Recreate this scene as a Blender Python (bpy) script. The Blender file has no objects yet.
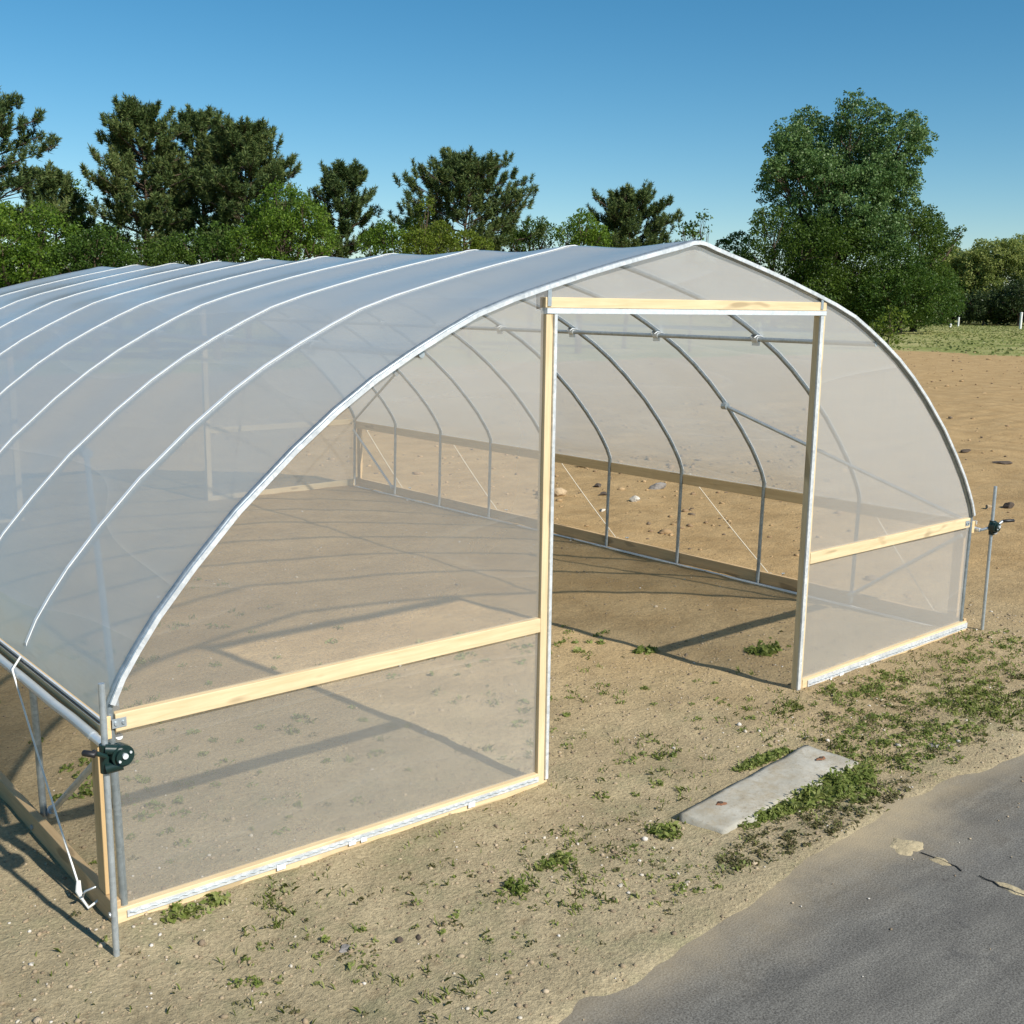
import bpy, bmesh, math, random
import numpy as np
from mathutils import Vector, Matrix

R = math.radians
rng = np.random.default_rng(7)
random.seed(7)
scene = bpy.context.scene
col = scene.collection

# ------------------------------------------------------------------ helpers
class MB:
    """collects boxes, tubes and discs; build() links them as one mesh object"""
    def __init__(self): self.v = []; self.f = []; self.s = []
    def add(self, vs, fs, smooth=False):
        b = len(self.v); self.v += [tuple(p) for p in vs]
        self.f += [tuple(i + b for i in q) for q in fs]; self.s += [smooth] * len(fs)
    def box(self, x0, x1, y0, y1, z0, z1):
        vs = [(x, y, z) for x in (x0, x1) for y in (y0, y1) for z in (z0, z1)]
        self.add(vs, [(0,1,3,2),(4,6,7,5),(0,4,5,1),(2,3,7,6),(0,2,6,4),(1,5,7,3)])
    def tube(self, path, r, n=12, cap=True):
        path = [Vector(p) for p in path]; m = len(path)
        rs = r if isinstance(r, (list, tuple)) else [r] * m
        tang = []
        for i in range(m):
            a = path[max(i-1, 0)]; b = path[min(i+1, m-1)]
            tang.append((b - a).normalized())
        t0 = tang[0]; up = Vector((0,0,1)) if abs(t0.z) < .9 else Vector((1,0,0))
        nrm = (up - t0 * up.dot(t0)).normalized()
        vs = []
        for i in range(m):
            t = tang[i]; nrm = (nrm - t * nrm.dot(t)).normalized(); bi = t.cross(nrm)
            for k in range(n):
                a = 2 * math.pi * k / n
                vs.append(path[i] + (nrm * math.cos(a) + bi * math.sin(a)) * rs[i])
        fs = []
        for i in range(m - 1):
            for k in range(n):
                k2 = (k + 1) % n
                fs.append((i*n+k, i*n+k2, (i+1)*n+k2, (i+1)*n+k))
        self.add(vs, fs, True)
        if cap:
            self.add(vs[:n], [tuple(range(n))[::-1]]); self.add(vs[-n:], [tuple(range(n))])
    def bar(self, path, w, h, side):
        """flat strip of width w along 'side' direction and height h along the in-plane normal; path of points, side = fixed vector"""
        path = [Vector(p) for p in path]; s = Vector(side).normalized(); m = len(path); vs = []
        for i in range(m):
            t = (path[min(i+1, m-1)] - path[max(i-1, 0)]).normalized(); nn = t.cross(s).normalized()
            for a, b in ((-.5,-.5),(.5,-.5),(.5,.5),(-.5,.5)): vs.append(path[i] + s * (w*a) + nn * (h*b))
        fs = []
        for i in range(m-1):
            for k in range(4):
                k2 = (k+1) % 4; fs.append((i*4+k, i*4+k2, (i+1)*4+k2, (i+1)*4+k))
        fs += [(3,2,1,0), tuple(range((m-1)*4, m*4))]
        self.add(vs, fs)
    def disc(self, c, axis, r, h, n=24):
        c = Vector(c); a = Vector(axis).normalized()
        self.tube([c - a*h/2, c + a*h/2], r, n)
    def build(self, name, mat, parent=None, bevel=0):
        me = bpy.data.meshes.new(name); me.from_pydata(self.v, [], self.f)
        me.polygons.foreach_set('use_smooth', self.s); me.update()
        bm = bmesh.new(); bm.from_mesh(me); bmesh.ops.recalc_face_normals(bm, faces=bm.faces); bm.to_mesh(me); bm.free()
        o = bpy.data.objects.new(name, me); col.objects.link(o); me.materials.append(mat)
        if parent: o.parent = parent
        if bevel:
            b = o.modifiers.new('bevel', 'BEVEL'); b.width = bevel; b.segments = 2; b.limit_method = 'ANGLE'; b.angle_limit = R(50)
        return o

def fast_mesh(name, V, F, mat, parent=None, smooth=False):
    """V (n,3) array, F (m,k) array of equal-sided faces"""
    V = np.asarray(V, np.float32); F = np.asarray(F, np.int32); k = F.shape[1]
    me = bpy.data.meshes.new(name)
    me.vertices.add(len(V)); me.vertices.foreach_set('co', V.ravel())
    me.loops.add(F.size); me.loops.foreach_set('vertex_index', F.ravel())
    me.polygons.add(len(F)); me.polygons.foreach_set('loop_start', np.arange(0, F.size, k, dtype=np.int32))
    if smooth: me.polygons.foreach_set('use_smooth', np.ones(len(F), bool))
    me.update(calc_edges=True); me.validate()
    me.materials.append(mat)
    o = bpy.data.objects.new(name, me); col.objects.link(o)
    if parent: o.parent = parent
    return o

def empty(name, loc, label, cat, group=None):
    o = bpy.data.objects.new(name, None); col.objects.link(o); o.location = loc
    o.empty_display_size = .2
    tag(o, label, cat, group); return o
def tag(o, label=None, cat=None, group=None, kind=None):
    if label: o['label'] = label
    if cat: o['category'] = cat
    if group: o['group'] = group
    if kind: o['kind'] = kind
    return o

_tab = rng.random((256, 256))
def vnoise(x, y, f=1.0, ox=0, oy=0):
    x = np.asarray(x) * f + ox; y = np.asarray(y) * f + oy
    xi = np.floor(x).astype(int); yi = np.floor(y).astype(int); fx = x - xi; fy = y - yi
    fx = fx*fx*(3-2*fx); fy = fy*fy*(3-2*fy)
    g = lambda i, j: _tab[i % 256, j % 256]
    return ((g(xi,yi)*(1-fx)+g(xi+1,yi)*fx)*(1-fy)+(g(xi,yi+1)*(1-fx)+g(xi+1,yi+1)*fx)*fy) * 2 - 1

# ------------------------------------------------------------------ materials
def nodes(name):
    m = bpy.data.materials.new(name); m.use_nodes = True; nt = m.node_tree; nt.nodes.clear()
    return m, nt, nt.nodes, nt.links
def N(nt, typ, **kw):
    n = nt.nodes.new(typ)
    for k, v in kw.items():
        if k.startswith('i_'): n.inputs[k[2:].replace('_', ' ')].default_value = v
        else: setattr(n, k, v)
    return n
def ramp(nt, stops, src=None, interp='LINEAR'):
    r = nt.nodes.new('ShaderNodeValToRGB'); e = r.color_ramp.elements; r.color_ramp.interpolation = interp
    while len(e) < len(stops): e.new(.5)
    for k, (p, c) in enumerate(stops):
        e[k].position = p; e[k].color = (c[0], c[1], c[2], 1) if isinstance(c, (tuple, list)) else (c, c, c, 1)
    if src is not None: nt.links.new(src, r.inputs[0])
    return r
def mix(nt, f, a, b):
    n = nt.nodes.new('ShaderNodeMix'); n.data_type = 'RGBA'
    for s, v in ((0, f), (6, a), (7, b)):
        if hasattr(v, 'is_output'): nt.links.new(v, n.inputs[s])
        elif isinstance(v, (tuple, list)): n.inputs[s].default_value = (*v[:3], 1)
        else: n.inputs[s].default_value = v
    return n.outputs[2]
def math_(nt, op, a, b=0.0, clamp=False):
    n = nt.nodes.new('ShaderNodeMath'); n.operation = op; n.use_clamp = clamp
    for s, v in ((0, a), (1, b)):
        if hasattr(v, 'is_output'): nt.links.new(v, n.inputs[s])
        else: n.inputs[s].default_value = v
    return n.outputs[0]
def noise(nt, vec, scale, detail=5, rough=.6, dist=0.0):
    n = nt.nodes.new('ShaderNodeTexNoise'); n.inputs['Scale'].default_value = scale
    n.inputs['Detail'].default_value = detail; n.inputs['Roughness'].default_value = rough; n.inputs['Distortion'].default_value = dist
    nt.links.new(vec, n.inputs['Vector']); return n.outputs['Fac']
def scaled(nt, vec, s, rot=(0,0,0)):
    n = nt.nodes.new('ShaderNodeMapping'); n.inputs['Scale'].default_value = s; n.inputs['Rotation'].default_value = rot
    nt.links.new(vec, n.inputs['Vector']); return n.outputs[0]
def principled(nt, color, rough=.6, metal=0.0, spec=.5, bump=None, bstr=.3, bdist=.01):
    p = nt.nodes.new('ShaderNodeBsdfPrincipled'); o = nt.nodes.new('ShaderNodeOutputMaterial')
    for key, v in (('Base Color', color), ('Roughness', rough), ('Metallic', metal), ('Specular IOR Level', spec)):
        if hasattr(v, 'is_output'): nt.links.new(v, p.inputs[key])
        elif isinstance(v, (tuple, list)): p.inputs[key].default_value = (*v[:3], 1)
        else: p.inputs[key].default_value = v
    if bump is not None:
        b = nt.nodes.new('ShaderNodeBump'); b.inputs['Strength'].default_value = bstr; b.inputs['Distance'].default_value = bdist
        nt.links.new(bump, b.inputs['Height']); nt.links.new(b.outputs[0], p.inputs['Normal'])
    nt.links.new(p.outputs[0], o.inputs[0]); return p
def pos(nt): return nt.nodes.new('ShaderNodeNewGeometry').outputs['Position']
def objco(nt): return nt.nodes.new('ShaderNodeTexCoord').outputs['Object']

def mat_wood(name, light, dark, axis):
    m, nt, n, l = nodes(name); c = objco(nt)
    s = {'x': (1.2, 22, 22), 'y': (22, 1.2, 22), 'z': (22, 22, 1.2)}[axis]
    g = noise(nt, scaled(nt, c, s), 2.2, 6, .65, .6)
    k = {'x': (3.1, 12, 12), 'y': (12, 3.1, 12), 'z': (12, 12, 3.1)}[axis]
    kn = noise(nt, scaled(nt, c, k), 1.0, 1, .4)
    base = ramp(nt, [(.3, dark), (.62, light)], g).outputs[0]
    knots = ramp(nt, [(.66, 0.0), (.72, 1.0)], kn).outputs[0]
    w = mix(nt, math_(nt, 'MULTIPLY', knots, .65), base, tuple(v*.45 for v in dark))
    soil = ramp(nt, [(.45, 0.0), (.8, .35)], noise(nt, c, 3.5, 4)).outputs[0]
    w2 = mix(nt, soil, w, (.50, .36, .20))
    principled(nt, w2, .68, bump=g, bstr=.25, bdist=.002); return m
wood_x = mat_wood('pine_lumber_x', (.70, .56, .345), (.59, .44, .245), 'x')
wood_y = mat_wood('pine_lumber_y', (.74, .54, .29), (.60, .42, .21), 'y')
wood_z = mat_wood('pine_lumber_z', (.70, .56, .345), (.59, .44, .245), 'z')
wood_red = mat_wood('weathered_lumber', (.54, .38, .20), (.42, .28, .14), 'y')
stud_wood = mat_wood('amber_lumber', (.58, .41, .21), (.47, .31, .14), 'z')

def mat_galv(name, c0, c1, rough, metal):
    m, nt, n, l = nodes(name); c = objco(nt)
    v = n.new('ShaderNodeTexVoronoi'); v.inputs['Scale'].default_value = 60; l.new(c, v.inputs['Vector'])
    a = noise(nt, c, 9, 5)
    f = math_(nt, 'ADD', math_(nt, 'MULTIPLY', v.outputs['Color'], .3), math_(nt, 'MULTIPLY', a, .7))
    base = ramp(nt, [(.3, c0), (.7, c1)], f).outputs[0]
    principled(nt, base, rough, metal); return m
galv = mat_galv('galvanised_steel', (.40, .45, .48), (.56, .61, .64), .42, .6)
bowm = mat_galv('galvanised_bow', (.24, .28, .30), (.40, .45, .48), .40, .65)
pipem = mat_galv('bright_pipe', (.60, .65, .68), (.76, .80, .82), .36, .4)
alum_dull = mat_galv('dull_channel', (.50, .53, .55), (.80, .82, .83), .4, .3)
alum = mat_galv('aluminium_channel', (.62, .66, .68), (.78, .81, .83), .38, .25)
zinc_dark = mat_galv('dull_zinc', (.30, .33, .36), (.42, .45, .48), .5, .5)

def mat_film(name, h0, tint, diffc, rough, seed, fwd=.5):
    """milky polythene: haze grows with the optical path, gloss with Fresnel"""
    m, nt, n, l = nodes(name); c = pos(nt)
    lw = n.new('ShaderNodeLayerWeight'); lw.inputs['Blend'].default_value = .5
    cosv = math_(nt, 'MAXIMUM', math_(nt, 'SUBTRACT', 1.0, lw.outputs['Facing']), .12)
    cl = noise(nt, scaled(nt, c, (1, 1, .6)), 1.3 + seed, 4)
    hr = ramp(nt, [(.10, .92), (.20, .78), (.30, .70), (.40, .61), (.50, .50), (.60, .40), (.80, .29), (1.0, .24)], cosv).outputs[0]
    haze = math_(nt, 'ADD', math_(nt, 'MULTIPLY', hr, h0), math_(nt, 'MULTIPLY', math_(nt, 'SUBTRACT', cl, .5), .10), True)
    cr_ = noise(nt, scaled(nt, c, (.30, .30, 2.2), (.25, .45, 0)), .9, 1, .4, 0)
    crease = math_(nt, 'POWER', math_(nt, 'SUBTRACT', 1.0, math_(nt, 'ABSOLUTE', math_(nt, 'MULTIPLY', math_(nt, 'SUBTRACT', cr_, .5), 2.0))), 34.0)
    haze = math_(nt, 'ADD', haze, math_(nt, 'MULTIPLY', crease, .035), True)
    wr = noise(nt, scaled(nt, c, (1.4, 1.4, 9), (0, .25, 0)), .9, 3, .5, .8)
    wr2 = noise(nt, scaled(nt, c, (7, 3, 1.2), (.3, .4, 0)), 1.1, 2, .5, .4)
    b = n.new('ShaderNodeBump'); b.inputs['Strength'].default_value = .24; b.inputs['Distance'].default_value = .012
    l.new(math_(nt, 'ADD', math_(nt, 'ADD', wr, wr2), math_(nt, 'MULTIPLY', crease, .8)), b.inputs['Height'])
    tr = N(nt, 'ShaderNodeBsdfTransparent'); tr.inputs[0].default_value = (*tint, 1)
    df = N(nt, 'ShaderNodeBsdfDiffuse'); df.inputs[0].default_value = (*diffc, 1)
    tl = N(nt, 'ShaderNodeBsdfTranslucent'); tl.inputs[0].default_value = (*diffc, 1)
    gl = N(nt, 'ShaderNodeBsdfGlossy'); gl.inputs['Roughness'].default_value = rough
    for q in (df, tl, gl): l.new(b.outputs[0], q.inputs['Normal'])
    m1 = n.new('ShaderNodeMixShader'); m1.inputs[0].default_value = fwd; l.new(df.outputs[0], m1.inputs[1]); l.new(tl.outputs[0], m1.inputs[2])
    m2 = n.new('ShaderNodeMixShader'); l.new(haze, m2.inputs[0]); l.new(tr.outputs[0], m2.inputs[1]); l.new(m1.outputs[0], m2.inputs[2])
    fres = math_(nt, 'ADD', .035, math_(nt, 'MULTIPLY', math_(nt, 'POWER', lw.outputs['Facing'], 5.0), .90))   # Schlick, the same from both sides
    fm = n.new('ShaderNodeMixShader'); l.new(fres, fm.inputs[0]); l.new(m2.outputs[0], fm.inputs[1]); l.new(gl.outputs[0], fm.inputs[2])
    o = n.new('ShaderNodeOutputMaterial'); l.new(fm.outputs[0], o.inputs[0]); return m
film_end = mat_film('clear_polythene', 1.2, (1, 1, .995), (.64, .61, .565), .25, 0, .5)
film_roof = mat_film('milky_polythene', 1.12, (1, 1, 1), (.77, .81, .81), .2, .4, .52)

def mat_plain(name, c, rough=.5, metal=0.0):
    m, nt, n, l = nodes(name); a = noise(nt, objco(nt), 14, 4)
    principled(nt, mix(nt, a, tuple(v*.8 for v in c), tuple(min(1, v*1.15) for v in c)), rough, metal); return m
glint_scrap_m = mat_plain('white_glint_and_scrap', (.74, .77, .78), .4)  # white for the added bow glint strips and the film scraps
green_cast = mat_plain('dark_green_cast_metal', (.008, .026, .023), .35)
black_rubber = mat_plain('black_rubber', (.015, .015, .017), .5)
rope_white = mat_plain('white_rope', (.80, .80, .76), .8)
rope_tan = mat_plain('tan_rope', (.66, .60, .48), .8)
white_post = mat_plain('white_painted_post', (.80, .80, .78), .5)
rust = mat_plain('rusty_iron', (.20, .09, .045), .9)

def mat_ground():
    m, nt, n, l = nodes('sandy_soil'); c = pos(nt)
    sx = n.new('ShaderNodeSeparateXYZ'); l.new(c, sx.inputs[0]); X, Y = sx.outputs[0], sx.outputs[1]
    n1 = noise(nt, c, .35, 6, .6); n2 = noise(nt, c, 1.6, 7, .65); n3 = noise(nt, c, 9, 8, .7); n4 = noise(nt, c, 55, 5, .7)
    near = mix(nt, ramp(nt, [(.35, 0.0), (.65, 1.0)], n2).outputs[0], (.345, .282, .172), (.480, .396, .246))
    field = mix(nt, ramp(nt, [(.35, 0.0), (.65, 1.0)], n2).outputs[0], (.370, .245, .112), (.495, .340, .165))
    # soil turns redder and drier away from the front lot
    d = math_(nt, 'ADD', math_(nt, 'ADD', math_(nt, 'MULTIPLY', X, .055), math_(nt, 'MULTIPLY', Y, .16)), math_(nt, 'MULTIPLY', n1, .5))
    fz = ramp(nt, [(.25, 0.0), (.95, 1.0)], d).outputs[0]
    soil = mix(nt, fz, near, field)
    # grey-olive film of dead and tiny plants on the front lot
    ol = ramp(nt, [(.50, 0.0), (.66, 1.0)], noise(nt, c, 2.3, 6, .7)).outputs[0]
    gate = math_(nt, 'MULTIPLY', ol, math_(nt, 'SUBTRACT', .62, fz, True))
    soil = mix(nt, gate, soil, (.29, .275, .155))
    sp = ramp(nt, [(.30, 0.0), (.42, 1.0)], n3).outputs[0]
    soil = mix(nt, math_(nt, 'SUBTRACT', .55, math_(nt, 'MULTIPLY', sp, .55)), soil, (.20, .14, .075))
    fine = ramp(nt, [(.32, .72), (.68, 1.18)], n4).outputs[0]
    mm = n.new('ShaderNodeMix'); mm.data_type = 'RGBA'; mm.blend_type = 'MULTIPLY'; mm.inputs[0].default_value = 1
    l.new(soil, mm.inputs[6]); l.new(fine, mm.inputs[7]); soil = mm.outputs[2]
    # grass beyond the field
    gr = mix(nt, ramp(nt, [(.40, 0.0), (.62, 1.0)], noise(nt, c, .16, 6, .7)).outputs[0], (.19, .215, .06), (.36, .33, .14))
    e1 = math_(nt, 'ADD', X, math_(nt, 'MULTIPLY', n1, 14))
    e2 = math_(nt, 'ADD', Y, math_(nt, 'MULTIPLY', n1, 8))
    g1 = math_(nt, 'GREATER_THAN', e1, 68.0); g2 = math_(nt, 'GREATER_THAN', e2, 37.0)
    gg = math_(nt, 'MAXIMUM', g1, g2)
    out = mix(nt, gg, soil, gr)
    hgt = math_(nt, 'ADD', math_(nt, 'MULTIPLY', n3, .7), math_(nt, 'MULTIPLY', n4, .35))
    principled(nt, out, .95, spec=.15, bump=hgt, bstr=.9, bdist=.04); return m
ground_m = mat_ground()

def mat_asphalt():
    m, nt, n, l = nodes('worn_asphalt'); c = pos(nt)
    sx = n.new('ShaderNodeSeparateXYZ'); l.new(c, sx.inputs[0]); Y = sx.outputs[1]
    n1 = noise(nt, c, .8, 6, .6); n2 = noise(nt, c, 5, 7, .7); n3 = noise(nt, c, 120, 3, .7)
    st = noise(nt, scaled(nt, c, (1.2, 6, 1), (0, 0, .9)), 1.2, 5, .65)
    base = mix(nt, ramp(nt, [(.3, 0.0), (.7, 1.0)], n1).outputs[0], (.100, .097, .089), (.155, .149, .136))
    base = mix(nt, ramp(nt, [(.40, 0.0), (.70, .75)], st).outputs[0], base, (.205, .197, .175))
    base = mix(nt, ramp(nt, [(.56, 0.0), (.70, .7)], n2).outputs[0], base, (.085, .083, .080))
    grit = ramp(nt, [(.32, .50), (.68, 1.5)], n3).outputs[0]
    mm = n.new('ShaderNodeMix'); mm.data_type = 'RGBA'; mm.blend_type = 'MULTIPLY'; mm.inputs[0].default_value = 1
    l.new(base, mm.inputs[6]); l.new(grit, mm.inputs[7])
    # drifted soil along the verge
    e = math_(nt, 'ADD', Y, math_(nt, 'ADD', math_(nt, 'MULTIPLY', n1, .75), math_(nt, 'MULTIPLY', n2, .35)))
    dr = ramp(nt, [(.0, 0.0), (.2, .12), (.40, .45), (.62, .95)], math_(nt, 'ADD', e, 1.40)).outputs[0]
    out = mix(nt, dr, mm.outputs[2], (.40, .325, .21))
    principled(nt, out, .95, spec=.08, bump=math_(nt, 'ADD', n3, math_(nt, 'MULTIPLY', n2, .5)), bstr=.5, bdist=.006); return m
asphalt_m = mat_asphalt()

def mat_concrete():
    m, nt, n, l = nodes('weathered_concrete'); c = objco(nt)
    a = noise(nt, c, 4, 7, .65); b = noise(nt, c, 40, 5, .7)
    base = mix(nt, ramp(nt, [(.35, 0.0), (.65, 1.0)], a).outputs[0], (.31, .29, .235), (.45, .43, .37))
    base = mix(nt, ramp(nt, [(.46, 0.0), (.66, .85)], noise(nt, c, 5, 8, .8)).outputs[0], base, (.30, .24, .15))
    base = mix(nt, ramp(nt, [(.58, 0.0), (.68, .75)], b).outputs[0], base, (.22, .20, .165))
    principled(nt, base, .9, bump=math_(nt, 'ADD', a, b), bstr=.4, bdist=.006); return m
concrete_m = mat_concrete()

def mat_leaf(name, cols, trans=.35, rough=.5, gloss=.25, big=.25):
    m, nt, n, l = nodes(name); g = n.new('ShaderNodeNewGeometry')
    f = math_(nt, 'ADD', math_(nt, 'MULTIPLY', g.outputs['Random Per Island'], .62), math_(nt, 'MULTIPLY', math_(nt, 'SUBTRACT', noise(nt, g.outputs['Position'], big, 3), .3), .9))
    k = len(cols); r = ramp(nt, [(.12 + .76 * i / (k-1), c) for i, c in enumerate(cols)], f).outputs[0]
    p = n.new('ShaderNodeBsdfPrincipled'); p.inputs['Roughness'].default_value = rough; p.inputs['Specular IOR Level'].default_value = gloss
    l.new(r, p.inputs['Base Color'])
    t = n.new('ShaderNodeBsdfTranslucent'); l.new(r, t.inputs[0])
    x = n.new('ShaderNodeMixShader'); x.inputs[0].default_value = trans; l.new(p.outputs[0], x.inputs[1]); l.new(t.outputs[0], x.inputs[2])
    o = n.new('ShaderNodeOutputMaterial'); l.new(x.outputs[0], o.inputs[0]); return m
needle_m = mat_leaf('pine_needles', [(.034, .066, .022), (.068, .110, .033), (.125, .165, .048), (.155, .170, .056)], .15, .6, .2)
leaf_bright = mat_leaf('bright_leaves', [(.050, .105, .013), (.115, .20, .022), (.20, .29, .032)], .45)
leaf_mid = mat_leaf('mid_green_leaves', [(.028, .064, .011), (.062, .120, .018), (.11, .175, .026)], .4)
leaf_dark = mat_leaf('deep_green_leaves', [(.032, .066, .010), (.070, .122, .017), (.118, .178, .025)], .42)
leaf_silver = mat_leaf('silvery_cottonwood_leaves', [(.046, .100, .026), (.100, .180, .048), (.20, .29, .098)], .30, .5, .35)
leaf_wood = mat_leaf('woodland_leaves', [(.14, .20, .05), (.27, .32, .085), (.40, .42, .14)], .5, big=.08)
leaf_thicket = mat_leaf('dark_thicket_leaves', [(.020, .036, .012), (.036, .060, .018), (.06, .085, .028)], .25)  # darkest leaf greens, for the thicket bushes
leaf_yellow = mat_leaf('yellow_green_leaves', [(.07, .115, .015), (.13, .185, .022), (.19, .235, .03)], .45)
weed_m = mat_leaf('weed_leaves', [(.13, .18, .035), (.23, .28, .07), (.34, .35, .13)], .45, big=3)
weed_dry = mat_leaf('dry_weeds', [(.11, .10, .045), (.16, .14, .06), (.11, .13, .045)], .3, big=3)
grass_m = mat_leaf('field_grass', [(.16, .20, .05), (.25, .27, .09), (.36, .34, .14)], .4, big=.12)

def mat_bark():
    m, nt, n, l = nodes('bark'); c = objco(nt); a = noise(nt, scaled(nt, c, (6, 6, 1.2)), 2, 6)
    principled(nt, mix(nt, a, (.05, .035, .025), (.13, .09, .06)), .95, bump=a, bstr=.6, bdist=.05); return m
bark = mat_bark()

def mat_stone(name, cols):
    m, nt, n, l = nodes(name); g = n.new('ShaderNodeNewGeometry')
    k = len(cols); r = ramp(nt, [((i + .02) / k, c) for i, c in enumerate(cols)], g.outputs['Random Per Island'], 'CONSTANT').outputs[0]
    a = noise(nt, g.outputs['Position'], 30, 5)
    r2 = mix(nt, math_(nt, 'MULTIPLY', a, .5), r, (.25, .19, .12))
    principled(nt, r2, .9, bump=a, bstr=.5, bdist=.01); return m
gravel_m = mat_stone('mixed_gravel', [(.60, .55, .46), (.45, .36, .25), (.35, .26, .16), (.68, .64, .58), (.40, .30, .19), (.20, .15, .10), (.52, .42, .29)])
clod_m = mat_stone('soil_clods', [(.40, .26, .12), (.33, .21, .095), (.24, .15, .075), (.46, .31, .155), (.12, .085, .055)])
crumb_m = mat_stone('soil_crumbs', [(.36, .28, .18), (.30, .23, .145), (.42, .335, .22), (.20, .15, .095), (.26, .20, .125)])
def mat_rock(name, c):
    m, nt, n, l = nodes(name); a = noise(nt, objco(nt), 6, 7, .7)
    b = ramp(nt, [(.35, tuple(v*.6 for v in c)), (.65, c)], a).outputs[0]
    principled(nt, b, .9, bump=a, bstr=.7, bdist=.04); return m
rock_pale = mat_rock('pale_rock', (.62, .57, .48)); rock_tan = mat_rock('tan_rock', (.50, .37, .22))
rock_grey = mat_rock('grey_rock', (.30, .28, .26)); rock_dark = mat_rock('dark_rock', (.10, .075, .055)); chip_m = mat_rock('bleached_wood', (.55, .48, .36))

# ------------------------------------------------------------------ camera, sun, sky
yaw, pitch, roll = -.70288, -.18424, .01381
fw = Vector((-math.sin(yaw)*math.cos(pitch), math.cos(yaw)*math.cos(pitch), math.sin(pitch)))
rt = Vector((math.cos(yaw), math.sin(yaw), 0)); up = rt.cross(fw)
rt2 = rt*math.cos(roll) + up*math.sin(roll); up2 = rt2.cross(fw)
cam = bpy.data.cameras.new('camera'); co = bpy.data.objects.new('camera', cam); col.objects.link(co)
co.matrix_world = Matrix(((rt2.x, up2.x, -fw.x, -1.48867), (rt2.y, up2.y, -fw.y, -4.18213), (rt2.z, up2.z, -fw.z, 2.49688), (0,0,0,1)))
cam.sensor_width = 36; cam.lens = 1115.2 / 1024 * 36; cam.clip_start = .05; cam.clip_end = 6000
scene.camera = co

sd = Vector((-.40, 3.19, -2.49)).normalized()          # the way sunlight travels
L = bpy.data.lights.new('sun', 'SUN'); L.energy = 4.4; L.angle = R(.8); L.color = (1, .945, .86)
lo = bpy.data.objects.new('sun', L); col.objects.link(lo); lo.rotation_euler = sd.to_track_quat('-Z', 'Y').to_euler(); lo.location = (5, -20, 20)
w = bpy.data.worlds.new('World'); scene.world = w; w.use_nodes = True; nt = w.node_tree
bg = nt.nodes.get('Background') or nt.nodes.new('ShaderNodeBackground')
sky = nt.nodes.new('ShaderNodeTexSky'); sky.sky_type = 'NISHITA'; sky.sun_disc = False
sky.sun_elevation = math.asin(-sd.z); sky.sun_rotation = math.atan2(-sd.x, -sd.y)
sky.altitude = 400; sky.air_density = .95; sky.dust_density = 0.0; sky.ozone_density = 3.2
hs = nt.nodes.new('ShaderNodeHueSaturation'); hs.inputs['Saturation'].default_value = 1.30; hs.inputs['Hue'].default_value = .487
nt.links.new(sky.outputs[0], hs.inputs['Color']); nt.links.new(hs.outputs[0], bg.inputs[0]); bg.inputs[1].default_value = .075
scene.view_settings.view_transform = 'Standard'; scene.view_settings.look = 'None'
scene.view_settings.exposure = .5; scene.view_settings.gamma = 1
scene.render.engine = 'CYCLES'
scene.cycles.max_bounces = 10; scene.cycles.transparent_max_bounces = 24; scene.cycles.diffuse_bounces = 4
scene.cycles.use_denoising = True; scene.cycles.sample_clamp_indirect = 6
scene.cycles.caustics_reflective = False; scene.cycles.caustics_refractive = False

# ------------------------------------------------------------------ the ground
def edge_y(x): return -1.43 + .09*np.clip(np.asarray(x)-2, -1.6, 1.3) - .10*np.clip(np.asarray(x)-3.5, 0, 3) + .07*vnoise(x, x*0, .9, 3.3, 9.1) + .05*vnoise(x, x*0, 3.1, 1.7, 4.2)
def gz(x, y):
    x = np.asarray(x, float); y = np.asarray(y, float)
    h = .012*vnoise(x, y, 1.1) + .008*vnoise(x, y, 3.7, 5, 8) + .005*vnoise(x, y, 9, 2, 3)
    h = h - .035*np.exp(-((x-2.5)/1.1)**2 - ((y+.1)/.75)**2)
    far = np.clip((np.hypot(x-3, y-3) - 7) / 10, 0, 1)
    h = h + far * (.05*vnoise(x, y, .5, 9, 2) + .035*vnoise(x, y, 1.3, 4, 7) + .02*vnoise(x, y, 2.9, 4, 1))
    t = np.clip((edge_y(x) - y) / .22, 0, 1); t = t*t*(3-2*t)
    return h + .008*(1-t) - .055*t
def axis(a, b, st, far):
    c = list(np.arange(a, b + 1e-6, st)); s = st; lo_ = [a]
    while lo_[-1] > -far: s *= 1.09; lo_.append(lo_[-1] - s)
    s = st; hi_ = [c[-1]]
    while hi_[-1] < far: s *= 1.06; hi_.append(hi_[-1] + s)
    return np.array(lo_[:0:-1] + c + hi_[1:])
def grid_mesh(name, xs, ys, zf, mat):
    X, Y = np.meshgrid(xs, ys, indexing='ij'); V = np.stack([X, Y, zf(X, Y)], -1).reshape(-1, 3)
    nx, ny = len(xs), len(ys); I = np.arange(nx*ny).reshape(nx, ny)
    F = np.stack([I[:-1,:-1], I[1:,:-1], I[1:,1:], I[:-1,1:]], -1).reshape(-1, 4)
    return fast_mesh(name, V, F, mat, smooth=True)
g = grid_mesh('ground', axis(-2.5, 8.5, .045, 3000), axis(-2.8, 9.5, .045, 3000), gz, ground_m); tag(g, kind='structure')
def az(x, y):
    t = np.clip((y - edge_y(x) + .02) / .3, 0, 1)
    return .004*vnoise(x, y, .8, 7, 7) + .002*vnoise(x, y, 6, 2, 6) - .05*t
xs = np.concatenate([np.linspace(-60, -4, 40), np.arange(-3.9, 8, .06), np.linspace(8.2, 60, 40)])
ys = np.concatenate([np.linspace(-9, -4.6, 14), np.arange(-4.5, -1.0, .05)])
a = grid_mesh('pavement', xs, ys, az, asphalt_m); tag(a, kind='structure')

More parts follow.
